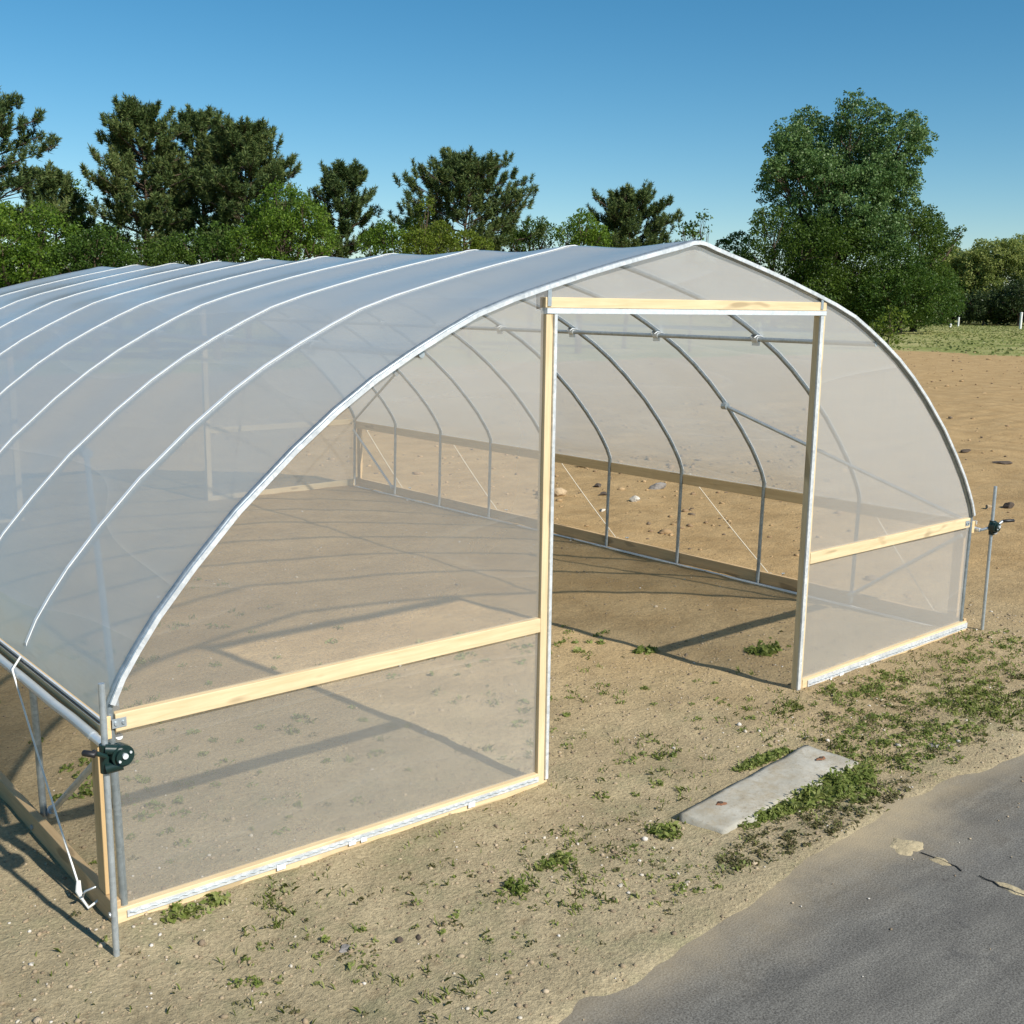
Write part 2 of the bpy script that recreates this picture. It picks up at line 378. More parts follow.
# a joint in the pavement, broken open in places and filled with sand
def blob(name, cx, cy, rx, ry, z, mat, n=26, rough=.42, seed=0, thick=.004):
    r_ = random.Random(seed); ring = []
    ph = [r_.random()*6.28 for _ in range(4)]
    for k in range(n):
        t = 2*math.pi*k/n; q = 1 + rough*(.5*math.sin(2*t+ph[0]) + .35*math.sin(3*t+ph[1]) + .3*math.sin(5*t+ph[2]) + .2*math.sin(9*t+ph[3]))
        ring.append((cx + rx*q*math.cos(t), cy + ry*q*math.sin(t)))
    vs = [(x, y, z - thick) for x, y in ring] + [(cx + (x-cx)*.82, cy + (y-cy)*.82, z + thick*.4) for x, y in ring] + [(cx, cy, z + thick*.7)]
    fs = [(k, (k+1) % n, n+(k+1) % n, n+k) for k in range(n)] + [(n+k, n+(k+1) % n, 2*n) for k in range(n)]
    m = MB(); m.add(vs, fs, True); return m
sand_m = mat_rock('pale_sand', (.56, .46, .28))
for k, (cx, cy, rx, ry, lb) in enumerate([(3.12, -1.66, .075, .085, 'pale drift of sand on the asphalt beside the weedy verge'),
                                          (3.11, -1.84, .028, .055, 'short sliver of sand in the pavement crack, next to the larger drift'),
                                          (3.13, -2.20, .035, .10, 'thin sandy streak in the pavement crack at the right edge of the photo')]):
    o = blob('sand_patch', cx, cy, rx, ry, .003, sand_m, seed=k+3).build('sand_patch', sand_m); tag(o, lb, 'sand patch', 'sand patches along the pavement crack')
ck = MB(); r_ = random.Random(5); prev = None
pts = [(3.11 + r_.uniform(-.012, .012), -1.74 - .035*k) for k in range(42)]
crack_m = mat_plain('crack_tar', (.075, .07, .062), .9)
for k in range(len(pts)-1):
    if k in (6, 7, 15, 16, 22, 30): continue
    (x0, y0), (x1, y1) = pts[k], pts[k+1]; wd = r_.uniform(.001, .0035)
    ck.add([(x0-wd, y0, .0065), (x0+wd, y0, .0065), (x1+wd, y1, .0065), (x1-wd, y1, .0065), (x0-wd, y0, .001), (x0+wd, y0, .001), (x1+wd, y1, .001), (x1-wd, y1, .001)], [(0,1,2,3),(4,7,6,5),(0,4,5,1),(2,6,7,3),(1,5,6,2),(0,3,7,4)])
o = ck.build('pavement_crack', crack_m); tag(o, kind='structure')

# ------------------------------------------------------------------ the greenhouse
W, S, NB = 6.71, .9838, 10
D1, D2, HIP = 2.24, 4.588, .93
half = [(0, 0), (-.008, .5), (-.018, .86), (-.014, .945), (.034, 1.045), (.10, 1.145), (.19, 1.268), (.35, 1.450), (.55, 1.655), (.818, 1.885), (1.03, 2.045), (1.23, 2.175), (1.43, 2.285), (1.62, 2.380), (1.8, 2.462), (2.02, 2.535), (2.245, 2.598), (2.5, 2.666), (2.75, 2.727), (3.0, 2.784), (3.2, 2.828)]
apex = [(W/2 - .06, 2.853), (W/2, 2.860), (W/2 + .06, 2.853)]
outer = [(x, z) for x, z in half] + apex + [(W - x, z) for x, z in half[::-1]]
def normals(pl):
    out = []
    for i in range(len(pl)):
        a = pl[max(i-1, 0)]; b = pl[min(i+1, len(pl)-1)]; dx, dz = b[0]-a[0], b[1]-a[1]; q = math.hypot(dx, dz)
        out.append((-dz/q, dx/q))
    return out
nor = normals(outer)
def inset(d): return [(x - nx*d, z - nz*d) for (x, z), (nx, nz) in zip(outer, nor)]
RB = .0165
gh = empty('greenhouse', (W/2, 0, 0), 'hoop greenhouse of galvanised bows under milky plastic film with an open timber doorway', 'greenhouse')
gh_inv = Vector((-W/2, 0, 0))
def part(mb, name, mat, parent=None, bevel=0):
    o = mb.build(name, mat, parent or gh, bevel)
    if parent is None: o.location = gh_inv
    return o
ctr = inset(RB)
for k in range(NB):
    y = k*S; m = MB(); path = [(x, y, z) for x, z in ctr]; path[0] = (path[0][0], y, -.06); path[-1] = (path[-1][0], y, -.06)
    m.tube(path, RB, 12); bo = part(m, 'bow', bowm)
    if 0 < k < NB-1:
        m = MB(); m.bar([(x, y, z) for x, z in inset(.0005)[2:-2]], .025, .004, (0, 1, 0)); part(m, 'bow_glint_strip', glint_scrap_m, bo)  # white strip added for the bright sunlit line along the bow
iu = lambda u: np.interp(u, [p[0] for p in half[3:]] + [W/2], [p[1] for p in half[3:]] + [2.86])
def roof_z(x): return float(iu(min(x, W-x)))

# roof film, tight on the bows and sagging a little between them
i0 = 3; prof = outer[i0:len(outer)-i0]; pn = nor[i0:len(outer)-i0]
dense = []; dn = []
for i in range(len(prof)-1):
    for t in (0, .5):
        dense.append((prof[i][0]*(1-t)+prof[i+1][0]*t, prof[i][1]*(1-t)+prof[i+1][1]*t)); dn.append((pn[i][0]*(1-t)+pn[i+1][0]*t, pn[i][1]*(1-t)+pn[i+1][1]*t))
dense.append(prof[-1]); dn.append(pn[-1])
nb = 10; ysn = [k*S/nb for k in range((NB-1)*nb + 1)]
V = []; npf = len(dense) + 4
for j, y in enumerate(ysn):
    t = (j % nb)/nb; bay = j // nb; sag = .5*(1-math.cos(2*math.pi*t))
    row = [(-.0445, y, .868), (-.030, y, .900)]
    for q, ((x, z), (nx, nz)) in enumerate(zip(dense, dn)):
        u = min(q, len(dense)-1-q)/(len(dense)/2)
        d = .0035 + sag*(.004 + .020*u*u + .004*math.sin(bay*2.1 + q*.35)) * min(1, u*6)
        row.append((x - nx*d, y, z - nz*d))
    row += [(W+.030, y, .900), (W+.0445, y, .868)]
    V += row
V = np.array(V); I = np.arange(len(V)).reshape(len(ysn), npf)
F = np.stack([I[:-1,:-1], I[:-1,1:], I[1:,1:], I[1:,:-1]], -1).reshape(-1, 4)
o = fast_mesh('roof_film', V, F, film_roof, gh, True); o.location = gh_inv

def end_film(y, name):
    xs_ = sorted(set(list(np.linspace(.004, D1+.03, 15)) + list(np.linspace(D1+.03, D2-.03, 13)) + list(np.linspace(D2-.03, W-.004, 15))))
    nz = 14; m = MB()
    for a, b in zip(xs_[:-1], xs_[1:]):
        zb = 2.50 if (a >= D1+.02 and b <= D2-.02) else .03
        A = []
        for x in (a, b):
            zt = roof_z(x) - .02
            zt = max(zt, zb + .02)
            A.append([(x, y + (.006*vnoise(x*1.3, z*1.1, 1, y*7+3, 2) + .003*vnoise(x*3, z*2.4, 1, 5, 9)).item(), z) for z in [zb + (zt-zb)*i/nz for i in range(nz+1)]])
        m.add(A[0] + A[1], [(i, i+nz+1, i+nz+2, i+1) for i in range(nz)], True)
    me = bpy.data.meshes.new(name); me.from_pydata(m.v, [], m.f); me.polygons.foreach_set('use_smooth', m.s)
    bm = bmesh.new(); bm.from_mesh(me); bmesh.ops.remove_doubles(bm, verts=bm.verts, dist=.0005); bmesh.ops.recalc_face_normals(bm, faces=bm.faces); bm.to_mesh(me); bm.free()
    me.materials.append(film_end); o = bpy.data.objects.new(name, me); col.objects.link(o); o.parent = gh; o.location = gh_inv
YB = (NB-1)*S
end_film(.0, 'end_film'); end_film(YB, 'end_film')

def channel_wire(m, p0, p1, amp=.006, step=.045, side=(0,-1,0), r=.0022):
    """spring wire wiggling along a channel"""
    a, b = Vector(p0), Vector(p1); d = b-a; n_ = max(2, int(d.length/step)); t = d.normalized(); sv = Vector(side); cr = t.cross(sv)
    m.tube([a + d*(i/n_) + cr*(amp if i % 2 else -amp) for i in range(n_+1)], r, 5)

# arched channels that hold the film to the end bows
for ysign, y in ((-1, 0.0), (1, YB)):
    ac = inset(.016)[3:-3]; m = MB()
    m.bar([(x, y + ysign*.029, z) for x, z in ac], .012, .021, (0, 1, 0)); arch = part(m, 'film_channel', alum_dull)
# end-wall frames, front and back the same
for f_, y in ((-1, 0.0), (1, YB)):
    def yy(a, b): return (y + f_*b, y + f_*a) if f_ < 0 else (y + f_*a, y + f_*b)
    for x0, x1 in ((-.035, D1), (D2, W+.035)):
        zl, zr = (.0, -.036) if x0 < 1 else (-.030, .0)
        def slant(m):
            m.v = [(px, py, pz + zl + (zr-zl)*(px-x0)/(x1-x0)) for px, py, pz in m.v]; return m
        hi = .078 if x0 < 1 else .094
        m = MB(); ya, yb_ = sorted((y + f_*.028, y - f_*.012)); m.box(x0, x1, ya, yb_, -.060, hi); sb = part(slant(m), 'sill_board', wood_x, bevel=.003)
        m = MB(); ya, yb_ = sorted((y + f_*.0285, y + f_*.036)); m.box(x0+.05, x1-.004, ya, yb_, .036, hi-.014); ch = part(slant(m), 'film_channel', alum_dull, sb)
        m = MB(); channel_wire(m, (x0+.06, y + f_*.039, .053), (x1-.02, y + f_*.0385, .053), .003, .022); part(slant(m), 'spring_wire', galv, ch)
        r_ = random.Random(int(x0*10)+int(y))
        for q in range(4 if f_ < 0 else 0):
            m = MB(); xa = x0 + (x1-x0)*r_.uniform(.08, .92); wd = r_.uniform(.02, .05); ya, yb_ = sorted((y + f_*.0365, y + f_*.0395)); m.box(xa, xa+wd, ya, yb_, r_.uniform(.012, .03), r_.uniform(.045, .06)); part(slant(m), 'film_scrap', glint_scrap_m, ch)
    for x0, x1, c0, c1 in ((D1, D1+.066, D1+.045, D1+.064), (D2-.064, D2, D2-.063, D2-.032)):
        m = MB(); ya, yb_ = sorted((y + f_*.024, y - f_*.018)); m.box(x0, x1, ya, yb_, -.08, 2.452); jb = part(m, 'door_jamb', wood_z, bevel=.003)
        m = MB(); ya, yb_ = sorted((y + f_*.0245, y + f_*.036)); m.box(c0, c1, ya, yb_, .0, 2.45); ch = part(m, 'film_channel', alum_dull, jb)
    m = MB(); ya, yb_ = sorted((y + f_*.026, y - f_*.018)); m.box(D1-.008, D2+.004, ya, yb_, 2.482, 2.534); hd = part(m, 'door_header', wood_x, bevel=.003)
    m = MB(); ya, yb_ = sorted((y + f_*.030, y - f_*.02)); m.box(D1+.0, D2-.0, ya, yb_, 2.4545, 2.480); part(m, 'film_channel', alum, hd)
    for x in (D1+.014, D2-.05):
        m = MB(); ya, yb_ = sorted((y + f_*.0265, y + f_*.031)); m.box(x-.012, x+.012, ya, yb_, 2.49, 2.575); part(m, 'strap', galv, hd)
    for x0, x1 in ((.012, D1-.002), (D2+.002, W-.05)):
        m = MB(); ya, yb_ = sorted((y + f_*.026, y - f_*.014)); zo = .0 if x0 < 1 else .03
        m.box(x0, x1, ya, yb_, .824+zo, .898+zo); er = part(m, 'end_rail', wood_x, bevel=.003)
        xe = x0 + .03 if x0 < 1 else x1 - .03
        m = MB(); ya, yb_ = sorted((y + f_*.0265, y + f_*.030)); m.box(xe-.045, xe+.012, ya, yb_, .842+zo, .88+zo)
        for dx in (-.03, 0.0): m.disc((xe+dx, y + f_*.032,   .861+zo), (0, 1, 0), .008, .008, 8)
        part(m, 'rail_bracket', galv, er)
# corner plates and studs
for x0, x1, xs_ in ((-.040, -.003, -1), (W+.003, W+.040, 1)):
    for y0, y1 in ((.045, .125), (YB-.125, YB-.045)):
        m = MB(); m.box(x0, x1, y0, y1, .115, .795); part(m, 'corner_stud', stud_wood, bevel=.003)
    # side boards
    m = MB(); m.box(x0, x1, -.02, YB+.02, -.07, .112); bb = part(m, 'baseboard', wood_red, bevel=.004)
    m = MB(); m.box(x0-.001, x1+.001, -.018, YB+.018, .798, .892); hb = part(m, 'hip_board', wood_y, bevel=.003)
    xo = x0 if xs_ < 0 else x1
    m = MB(); a, b = sorted((xo + xs_*.0015, xo + xs_*.010)); m.box(a, b, -.03, YB+.03, .866, .894); ch = part(m, 'film_channel', alum, hb)
    m = MB(); a, b = sorted((xo + xs_*.0102, xo + xs_*.015)); m.box(a, b, -.03, YB+.03, .876, .882); part(m, 'spring_wire', black_rubber, ch)
    xr = xo + xs_*.030
    m = MB(); m.tube([(xr, -.20 if xs_ < 0 else -.05, .822), (xr, YB+.05, .822)], .017, 14); rp = part(m, 'roll_pipe', pipem)
    m = MB()
    nseg = 40
    m.tube([(xr + .002*math.sin(k*1.7), -.01 + (YB+.02)*k/nseg,   .822 + .002*math.sin(k*2.3)) for k in range(nseg+1)], [.0205 + .0012*math.sin(k*3.1) for k in range(nseg+1)], 14); part(m, 'rolled_film', film_roof, rp)
    # bolts that tie the boards to the legs
    for k in range(NB):
        m = MB()
        m.disc((xo + xs_*.003, k*S, .05), (1, 0, 0), .012, .010, 8); part(m, 'bolt', galv, bb)
    for k in range(1, NB, 2):      # anti-billow cords
        y1 = k*S; m = MB(); xc = xo + xs_*.056
        n_ = 12; a = Vector((xc, y1-.06, .85)); b = Vector((xc - xs_*.02, y1-S+(.25 if k == 1 else -.08), .07))
        m.tube([a.lerp(b, i/n_) + Vector((0, .0, -.012*math.sin(math.pi*i/n_))) for i in range(n_+1)], .0044, 8)
        m.tube([a, a + Vector((-xs_*.04, .0, .055))], .0052, 6)
        cd = part(m, 'cord', rope_tan if xs_ > 0 else rope_white)
        m = MB(); m.tube([b + Vector((0, .01, .03)), b + Vector((xs_*.006, 0, -.01)), b + Vector((0, -.02, -.04))], [.009, .014, .008], 8)
        m.tube([b + Vector((0, -.02, -.04)), b + Vector((xs_*.0, -.10, -.045)), b + Vector((-xs_*.05, -.10, -.02))], .006, 6); part(m, 'knot', rope_white, cd)
        m = MB(); m.tube([b + Vector((-xs_*.022, -.13, .055)), b + Vector((xs_*.02, -.13, .05)), b + Vector((xs_*.022, -.10, .02)), b + Vector((xs_*.01, -.07, .0))], .005, 6); part(m, 'eye_bolt', galv, cd)
# purlins and their cross clamps, on the inside of the bows
for sx_ in (0, 1):
    u = 1.50; x = u if sx_ == 0 else W-u; z = roof_z(x) - 2*RB - .020
    m = MB(); m.tube([(x, -.005, z), (x, YB+.005, z)], .0165, 12); pu = part(m, 'purlin', galv)
    for k in range(1, NB-1):
        y = k*S; m = MB(); m.disc((x, y, z), (0, 1, 0), .025, .05, 12)
        m.tube([(x-.045, y-.016, z+.012), (x-.02, y-.024, z+.03), (x+.035, y-.026, z+.022)], .006, 6)
        m.tube([(x-.045, y+.016, z+.012), (x-.02, y+.024, z+.03), (x+.035, y+.026, z+.022)], .006, 6)
        m.box(x-.008, x+.008, y-.03, y+.03, z-.045, z-.02)
        part(m, 'clamp', alum, pu)
# corner braces: one up to the third bow and one down to the second leg at each corner
for sx_ in (0, 1):
    for y0, dr in ((0.0, 1), (YB, -1)):
        fx = lambda u: u if sx_ == 0 else W-u
        a = Vector((fx(.035), y0 + dr*.03, .90)); b = Vector((fx(.64), y0 + dr*(2*S-.03), 1.665))
        m = MB(); m.tube([a, b], .0155, 10); br = part(m, 'corner_brace', galv)
        m = MB(); m.disc(b, (0, 1, 0), .03, .05, 12); part(m, 'clamp', galv, br)
        a = Vector((fx(.045), y0 + dr*.035, .78)); b = Vector((fx(.045), y0 + dr*(S-.02), .11))
        m = MB(); m.tube([a, b], .0155, 10); br = part(m, 'corner_brace', galv)
        m = MB(); m.disc(b, (0, .5, -.6), .024, .04, 10); part(m, 'clamp', galv, br)
# white strip on the soil along the inside foot of the far baseboard
m = MB(); m.box(W-.085, W-.046, .1, YB-.1, .006, .016); part(m, 'foot_strip', rope_white)

# roll-up cranks: guide rod in the ground, gearbox at the pipe end, folding handle
def crank(x, y, sgn, z, top, label, gx):
    t = empty('hand_crank', (x, y, 0), label, 'hand crank', 'roll-up hand cranks at the greenhouse corners')
    def p(mb, name, mat, parent=None): 
        o = mb.build(name, mat, parent or t); 
        if parent is None: o.location = (-x, -y, 0)
        return o
    m = MB(); m.tube([(x, y, -.12), (x, y, top)], .0125, 12); p(m, 'guide_rod', galv)
    m = MB(); g = Vector((x + gx, y - .035, z)); ax = Vector((0, 1, 0))
    m.disc(g, ax, .042, .024, 28); m.disc(g + Vector((0, -.018, 0)), ax, .031, .018, 24); m.disc(g + Vector((0, .026, 0)), ax, .037, .03, 24)
    m.tube([g + Vector((0, 0, -.035)), g + Vector((-gx*1.1, .02, -.045))], .022, 12); m.tube([g + Vector((0, 0, .02)), g + Vector((-gx*1.1, .02, .03))], .020, 12)
    m.disc((x, y, z-.01), (0, 0, 1), .021, .11, 16)
    gb = p(m, 'gearbox', green_cast)
    m = MB(); m.disc(g + Vector((0, -.031, .006)), ax, .011, .010, 10); m.disc(g + Vector((.022, -.0285, .016)), ax, .005, .006, 8); m.disc(g + Vector((-.02, -.0285, -.012)), ax, .005, .006, 8); p(m, 'bolt', alum, gb)
    m = MB()
    a = g + Vector((-gx*1.2, .0, .01)); b = a + Vector((sgn*(.075 if sgn > 0 else .045), -.01, .03))
    m.tube([a, a.lerp(b, .5), b], .009, 10); hn = p(m, 'handle', galv if sgn > 0 else green_cast)
    m = MB(); m.tube([b, b + Vector((sgn*.01, -.03, .005)), b + Vector((sgn*.09 if sgn > 0 else -.03, -.04 if sgn > 0 else .02, .0))], [.012, .013, .012], 10); p(m, 'grip', black_rubber, hn)
    # short link from the roll pipe to the gearbox
    xr = -.070 if sgn < 0 else W+.070
    m = MB(); m.tube([(xr, -.19 if sgn < 0 else -.03, .822), (xr, y+.05 if sgn < 0 else -.06, .824), (x+gx*.6, y-.01, z)], .011, 10); p(m, 'drive_shaft', galv)
crank(-.11, -.24, -1, .83, 1.11, 'hand crank with dark green gearbox at the near left corner post of the greenhouse', .05)
crank(6.86, -.10, 1, .85, 1.165, 'hand crank on a steel rod just outside the right corner of the greenhouse', -.012)

# ------------------------------------------------------------------ concrete slab
c4 = [Vector((2.495, -.795, 0)), Vector((3.735, -.655, 0)), Vector((3.785, -.985, 0)), Vector((2.535, -1.045, 0))]
bm = bmesh.new(); n1_, n2_ = 44, 12; top = []
for i in range(n1_+1):
    for j in range(n2_+1):
        s_, t_ = i/n1_, j/n2_
        p_ = c4[0].lerp(c4[1], s_).lerp(c4[3].lerp(c4[2], s_), t_)
        e = min(i, n1_-i, j, n2_-j); jag = .018*float(vnoise(p_.x*9, p_.y*9, 1, 3, 3)) + .012*float(vnoise(p_.x*25, p_.y*25, 1, 7, 1))
        if j == n2_: p_.y -= jag + .01*float(vnoise(p_.x*30, 0, 1, 2, 2))
        if e == 0: p_.x += jag*.4
        top.append(bm.verts.new((p_.x, p_.y, .032 + .006*float(vnoise(p_.x*6, p_.y*6, 1)) + .003*float(vnoise(p_.x*22, p_.y*22, 1)) - (.005 if e == 0 else .001 if e == 1 else 0) - .012*t_)))
idx = lambda i, j: top[i*(n2_+1)+j]
for i in range(n1_):
    for j in range(n2_): bm.faces.new((idx(i,j), idx(i+1,j), idx(i+1,j+1), idx(i,j+1)))
bord = [idx(i,0) for i in range(n1_)] + [idx(n1_,j) for j in range(n2_)] + [idx(i,n2_) for i in range(n1_,0,-1)] + [idx(0,j) for j in range(n2_,0,-1)]
low = [bm.verts.new((v.co.x, v.co.y, -.08)) for v in bord]
for k in range(len(bord)):
    k2 = (k+1) % len(bord); bm.faces.new((bord[k], bord[k2], low[k2], low[k]))
bmesh.ops.recalc_face_normals(bm, faces=bm.faces)
me = bpy.data.meshes.new('concrete_slab'); bm.to_mesh(me); bm.free(); me.materials.append(concrete_m)
for q in me.polygons: q.use_smooth = True
slab = bpy.data.objects.new('concrete_slab', me); col.objects.link(slab)
tag(slab, 'long low weathered concrete slab lying in the soil in front of the doorway', 'concrete slab')
for x, y in ((2.74, -.855), (3.63, -.835)):
    m = MB(); b = blob('hole', x, y, .030, .018, .034, rust, seed=int(x*10), thick=.004); ob = b.build('rust_stained_hole', rust, slab)
    m.disc((x, y, .0375), (0, 0, 1), .011, .004, 12); m.build('anchor_hole', rock_dark, ob)

# ------------------------------------------------------------------ stones
def rock(name, x, y, r, flat, mat, label, seed, cat='rock', group=None, yaw_=0, lon=1.3):
    r *= .54
    bm = bmesh.new(); bmesh.ops.create_icosphere(bm, subdivisions=3, radius=1)
    r_ = random.Random(seed); o1, o2 = r_.random()*50, r_.random()*50
    cuts = [(Vector((r_.gauss(0,1), r_.gauss(0,1), r_.gauss(0,.7))).normalized(), r_.uniform(.42, .75)) for _ in range(11)]
    for v in bm.verts:
        for d, h in cuts:
            s = v.co.dot(d)
            if s > h: v.co -= d*(s-h)
        q = 1 + .10*float(vnoise(v.co.x*1.7+v.co.z, v.co.y*1.7, 1, o1, o2)) + .05*float(vnoise(v.co.x*5, v.co.y*5+v.co.z*4, 1, o2, o1))
        v.co = Vector((v.co.x*r*lon*q, v.co.y*r*q, v.co.z*r*flat*q))
    me = bpy.data.meshes.new(name); bm.to_mesh(me); bm.free(); me.materials.append(mat)
    o = bpy.data.objects.new(name, me); col.objects.link(o); o.rotation_euler = (0, 0, yaw_)
    o.location = (x, y, float(gz(x, y)) + r*flat*.45); tag(o, label, cat, group); return o
FG = 'rocks lying in the field beyond the far side wall'
rock('rock', 8.42, 6.55, .22, .75, rock_tan, 'largest blocky tan rock seen through the doorway beside the left jamb', 1, group=FG)
rock('rock', 8.25, 6.75, .13, .7, rock_dark, 'dark lump directly against the large tan rock beyond the doorway', 2, group=FG)
rock('rock', 10.6, 8.3, .26, .4, rock_dark, 'wide flat dark rock just below the hip board, highest in the doorway view', 3, group=FG, lon=1.6, yaw_=-.6)
rock('rock', 8.86, 5.6, .13, .75, rock_pale, 'whitish rock in the open side strip between the second and third posts in the doorway', 4, group=FG)
rock('rock', 9.9, 6.15, .20, .6, rock_grey, 'grey rock with a shaded side to the right of the whitish one', 5, group=FG, lon=1.5, yaw_=-.5)
rock('rock', 9.34, 6.75, .10, .7, rock_dark, 'small dark rock close to the left of the left-hand post in the doorway', 6, group=FG)
rock('rock', 8.92, 6.2, .11, .7, rock_dark, 'small dark rock touching the left-hand post seen in the doorway', 7, group=FG)
rock('rock', 8.13, 5.45, .08, .7, rock_pale, 'tiny pale stone low beside the left-hand post seen in the doorway', 8, group=FG)
rock('rock', 12.55, 2.5, .16, .7, rock_dark, 'dark rock in the field at the right edge beside the crank handle', 9, group=FG, yaw_=.3)
rock('rock', 12.25, 2.6, .10, .7, rock_tan, 'small sunlit tan rock leaning on the dark one beside the crank handle', 10, group=FG)
rock('rock', 17.15, 5.53, .17, .5, rock_dark, 'dark stone in the open field right of the curved roof edge, above the crank rod', 11, group=FG)
rock('rock', 16.2, 4.4, .17, .35, rock_dark, 'elongated dark stone lying in the open field above the crank handle', 12, group=FG, lon=1.9, yaw_=-.7)
SG = 'loose stones on the front lot'
rock('stone', .60, -.75, .045, .35, rock_grey, 'flat grey stone in the weeds in front of the left film panel', 21, 'stone', SG, .5, 1.7)
rock('stone', .80, -.83, .032, .6, rock_dark, 'dark clod of soil right of the flat grey stone', 22, 'stone', SG, .2)
rock('stone', .87, -.86, .024, .6, rock_dark, 'smaller dark clod, the farther right of the two by the flat grey stone', 23, 'stone', SG, 1.2, 1.8)
rock('wood_chip', 2.02, -1.25, .045, .25, chip_m, 'bleached wood chip on the soil between the slab and the pavement edge', 24, 'wood chip', None, .4, 1.9)
rock('stone', 1.80, -1.07, .026, .5, rock_pale, 'small pale stone on bare soil left of the slab weeds', 25, 'stone', SG, .4, 1.6)
rock('stone', 4.36, -1.10, .06, .3, rock_grey, 'flat grey stone half buried in the weeds right of the slab', 26, 'stone', SG, .3, 1.6)

ico = bmesh.new(); bmesh.ops.create_icosphere(ico, subdivisions=1, radius=1); ico.verts.ensure_lookup_table()
IV = np.array([v.co[:] for v in ico.verts]); IF = np.array([[v.index for v in f.verts] for f in ico.faces]); ico.free()
def scatter_stones(name, P, r, mat, flat=.65):
    n_ = len(P); sc = np.stack([r*rng.uniform(.8, 1.5, n_), r*rng.uniform(.7, 1.1, n_), r*flat*rng.uniform(.7, 1.2, n_)], -1)
    a = rng.uniform(0, 6.28, n_); ca, sa = np.cos(a), np.sin(a)
    B = IV[None]*rng.uniform(.72, 1.15, (n_, len(IV), 1))*sc[:, None]
    X = B[..., 0]*ca[:, None] - B[..., 1]*sa[:, None]; Y = B[..., 0]*sa[:, None] + B[..., 1]*ca[:, None]
    Vv = np.stack([X, Y, B[..., 2]], -1) + P[:, None]
    Ff = IF[None] + (np.arange(n_)*len(IV))[:, None, None]
    o = fast_mesh(name, Vv.reshape(-1, 3), Ff.reshape(-1, 3), mat); return tag(o, kind='stuff')
def ground_pts(n_, x0, x1, y0, y1, keep=None):
    x = rng.uniform(x0, x1, n_); y = rng.uniform(y0, y1, n_)
    k = np.ones(n_, bool)
    k &= ~((x > 2.46) & (x < 3.82) & (y > -1.06) & (y < -.64))
    if keep is not None: k &= keep(x, y)
    x, y = x[k], y[k]; return np.stack([x, y, gz(x, y)], -1)
onsoil = lambda x, y: (y > edge_y(x) - .03)
clus = lambda x, y: onsoil(x, y) & (vnoise(x, y, 1.9, 4, 4) + .6*rng.uniform(-1, 1, len(x)) > .05)
P = np.concatenate([ground_pts(3600, -1.5, 7.5, -1.6, .4, clus), ground_pts(1500, 0, 6.7, .3, 8, clus)])
r = np.clip(rng.lognormal(math.log(.0055), .5, len(P)), .003, .022); P[:, 2] += r*.25
scatter_stones('gravel', P, r, gravel_m)
P = np.concatenate([ground_pts(12000, -1.5, 7.5, -1.6, 1.2, onsoil), ground_pts(4000, 0, 6.7, 1.0, 8)])
r = np.clip(rng.lognormal(math.log(.0045), .5, len(P)), .0025, .014); P[:, 2] += r*.1
scatter_stones('soil_crumbs', P, r, crumb_m, .7)
P = ground_pts(140, 0, 6, -5, -1.4, lambda x, y: y < edge_y(x) - .1); P[:, 2] = .002; r = rng.uniform(.003, .007, len(P)); P[:, 2] += r*.3
scatter_stones('pavement_grit', P, r, gravel_m)
P = np.concatenate([ground_pts(4200, 7.2, 22, -4, 20, lambda x, y: vnoise(x, y, .5, 1, 6) + rng.uniform(-1, 1, len(x)) > .1),
                    ground_pts(3600, 22, 66, -6, 44, lambda x, y: rng.uniform(0, 1, len(x)) > .35),
                    ground_pts(700, 7.2, 15, 2, 14, lambda x, y: np.abs((y-5.2) - .45*(x-7.2)) < 1.6)])
r = np.clip(rng.lognormal(math.log(.020), .55, len(P)), .010, .075); r *= np.where(P[:, 0] > 22, 1.5, 1)
P[:, 2] += r*.15; scatter_stones('soil_clods', P, r, clod_m, .55)

# ------------------------------------------------------------------ foliage helpers
def quads(C, U, Vv):
    """diamond leaves: centre C, long half-axis U, short half-axis Vv"""
    n_ = len(C); P = np.stack([C - U, C + Vv - U*.1, C + U, C - Vv - U*.1], 1).reshape(-1, 3)
    return P, np.arange(n_*4).reshape(n_, 4)
def rand_unit(n_, bias=(0,0,0)):
    d = rng.normal(size=(n_, 3)); d /= np.linalg.norm(d, axis=1, keepdims=True); d = d + np.array(bias); return d/np.linalg.norm(d, axis=1, keepdims=True)
def leaf_quads(C, size, bias=(0,0,.35), aspect=.62):
    n_ = len(C); nrm = rand_unit(n_, bias); t = np.cross(nrm, rand_unit(n_)); t /= np.linalg.norm(t, axis=1, keepdims=True) + 1e-9
    b = np.cross(nrm, t); s = size*rng.uniform(.6, 1.25, (n_, 1))
    return quads(C, t*s*.5, b*s*.5*aspect)
AX = np.array([.763, -.646, 0]); DP = np.array([.646, .763, 0])

def limb(mb, a, b, r0, r1, wob=.06, n=5, sides=7):
    a, b = Vector(a), Vector(b); L_ = (b-a).length
    pts_ = [a.lerp(b, i/n) + Vector((random.uniform(-1,1), random.uniform(-1,1), random.uniform(-.5,.5)))*L_*wob*math.sin(math.pi*i/n) for i in range(n+1)]
    mb.tube(pts_, [r0 + (r1-r0)*i/n for i in range(n+1)], sides)

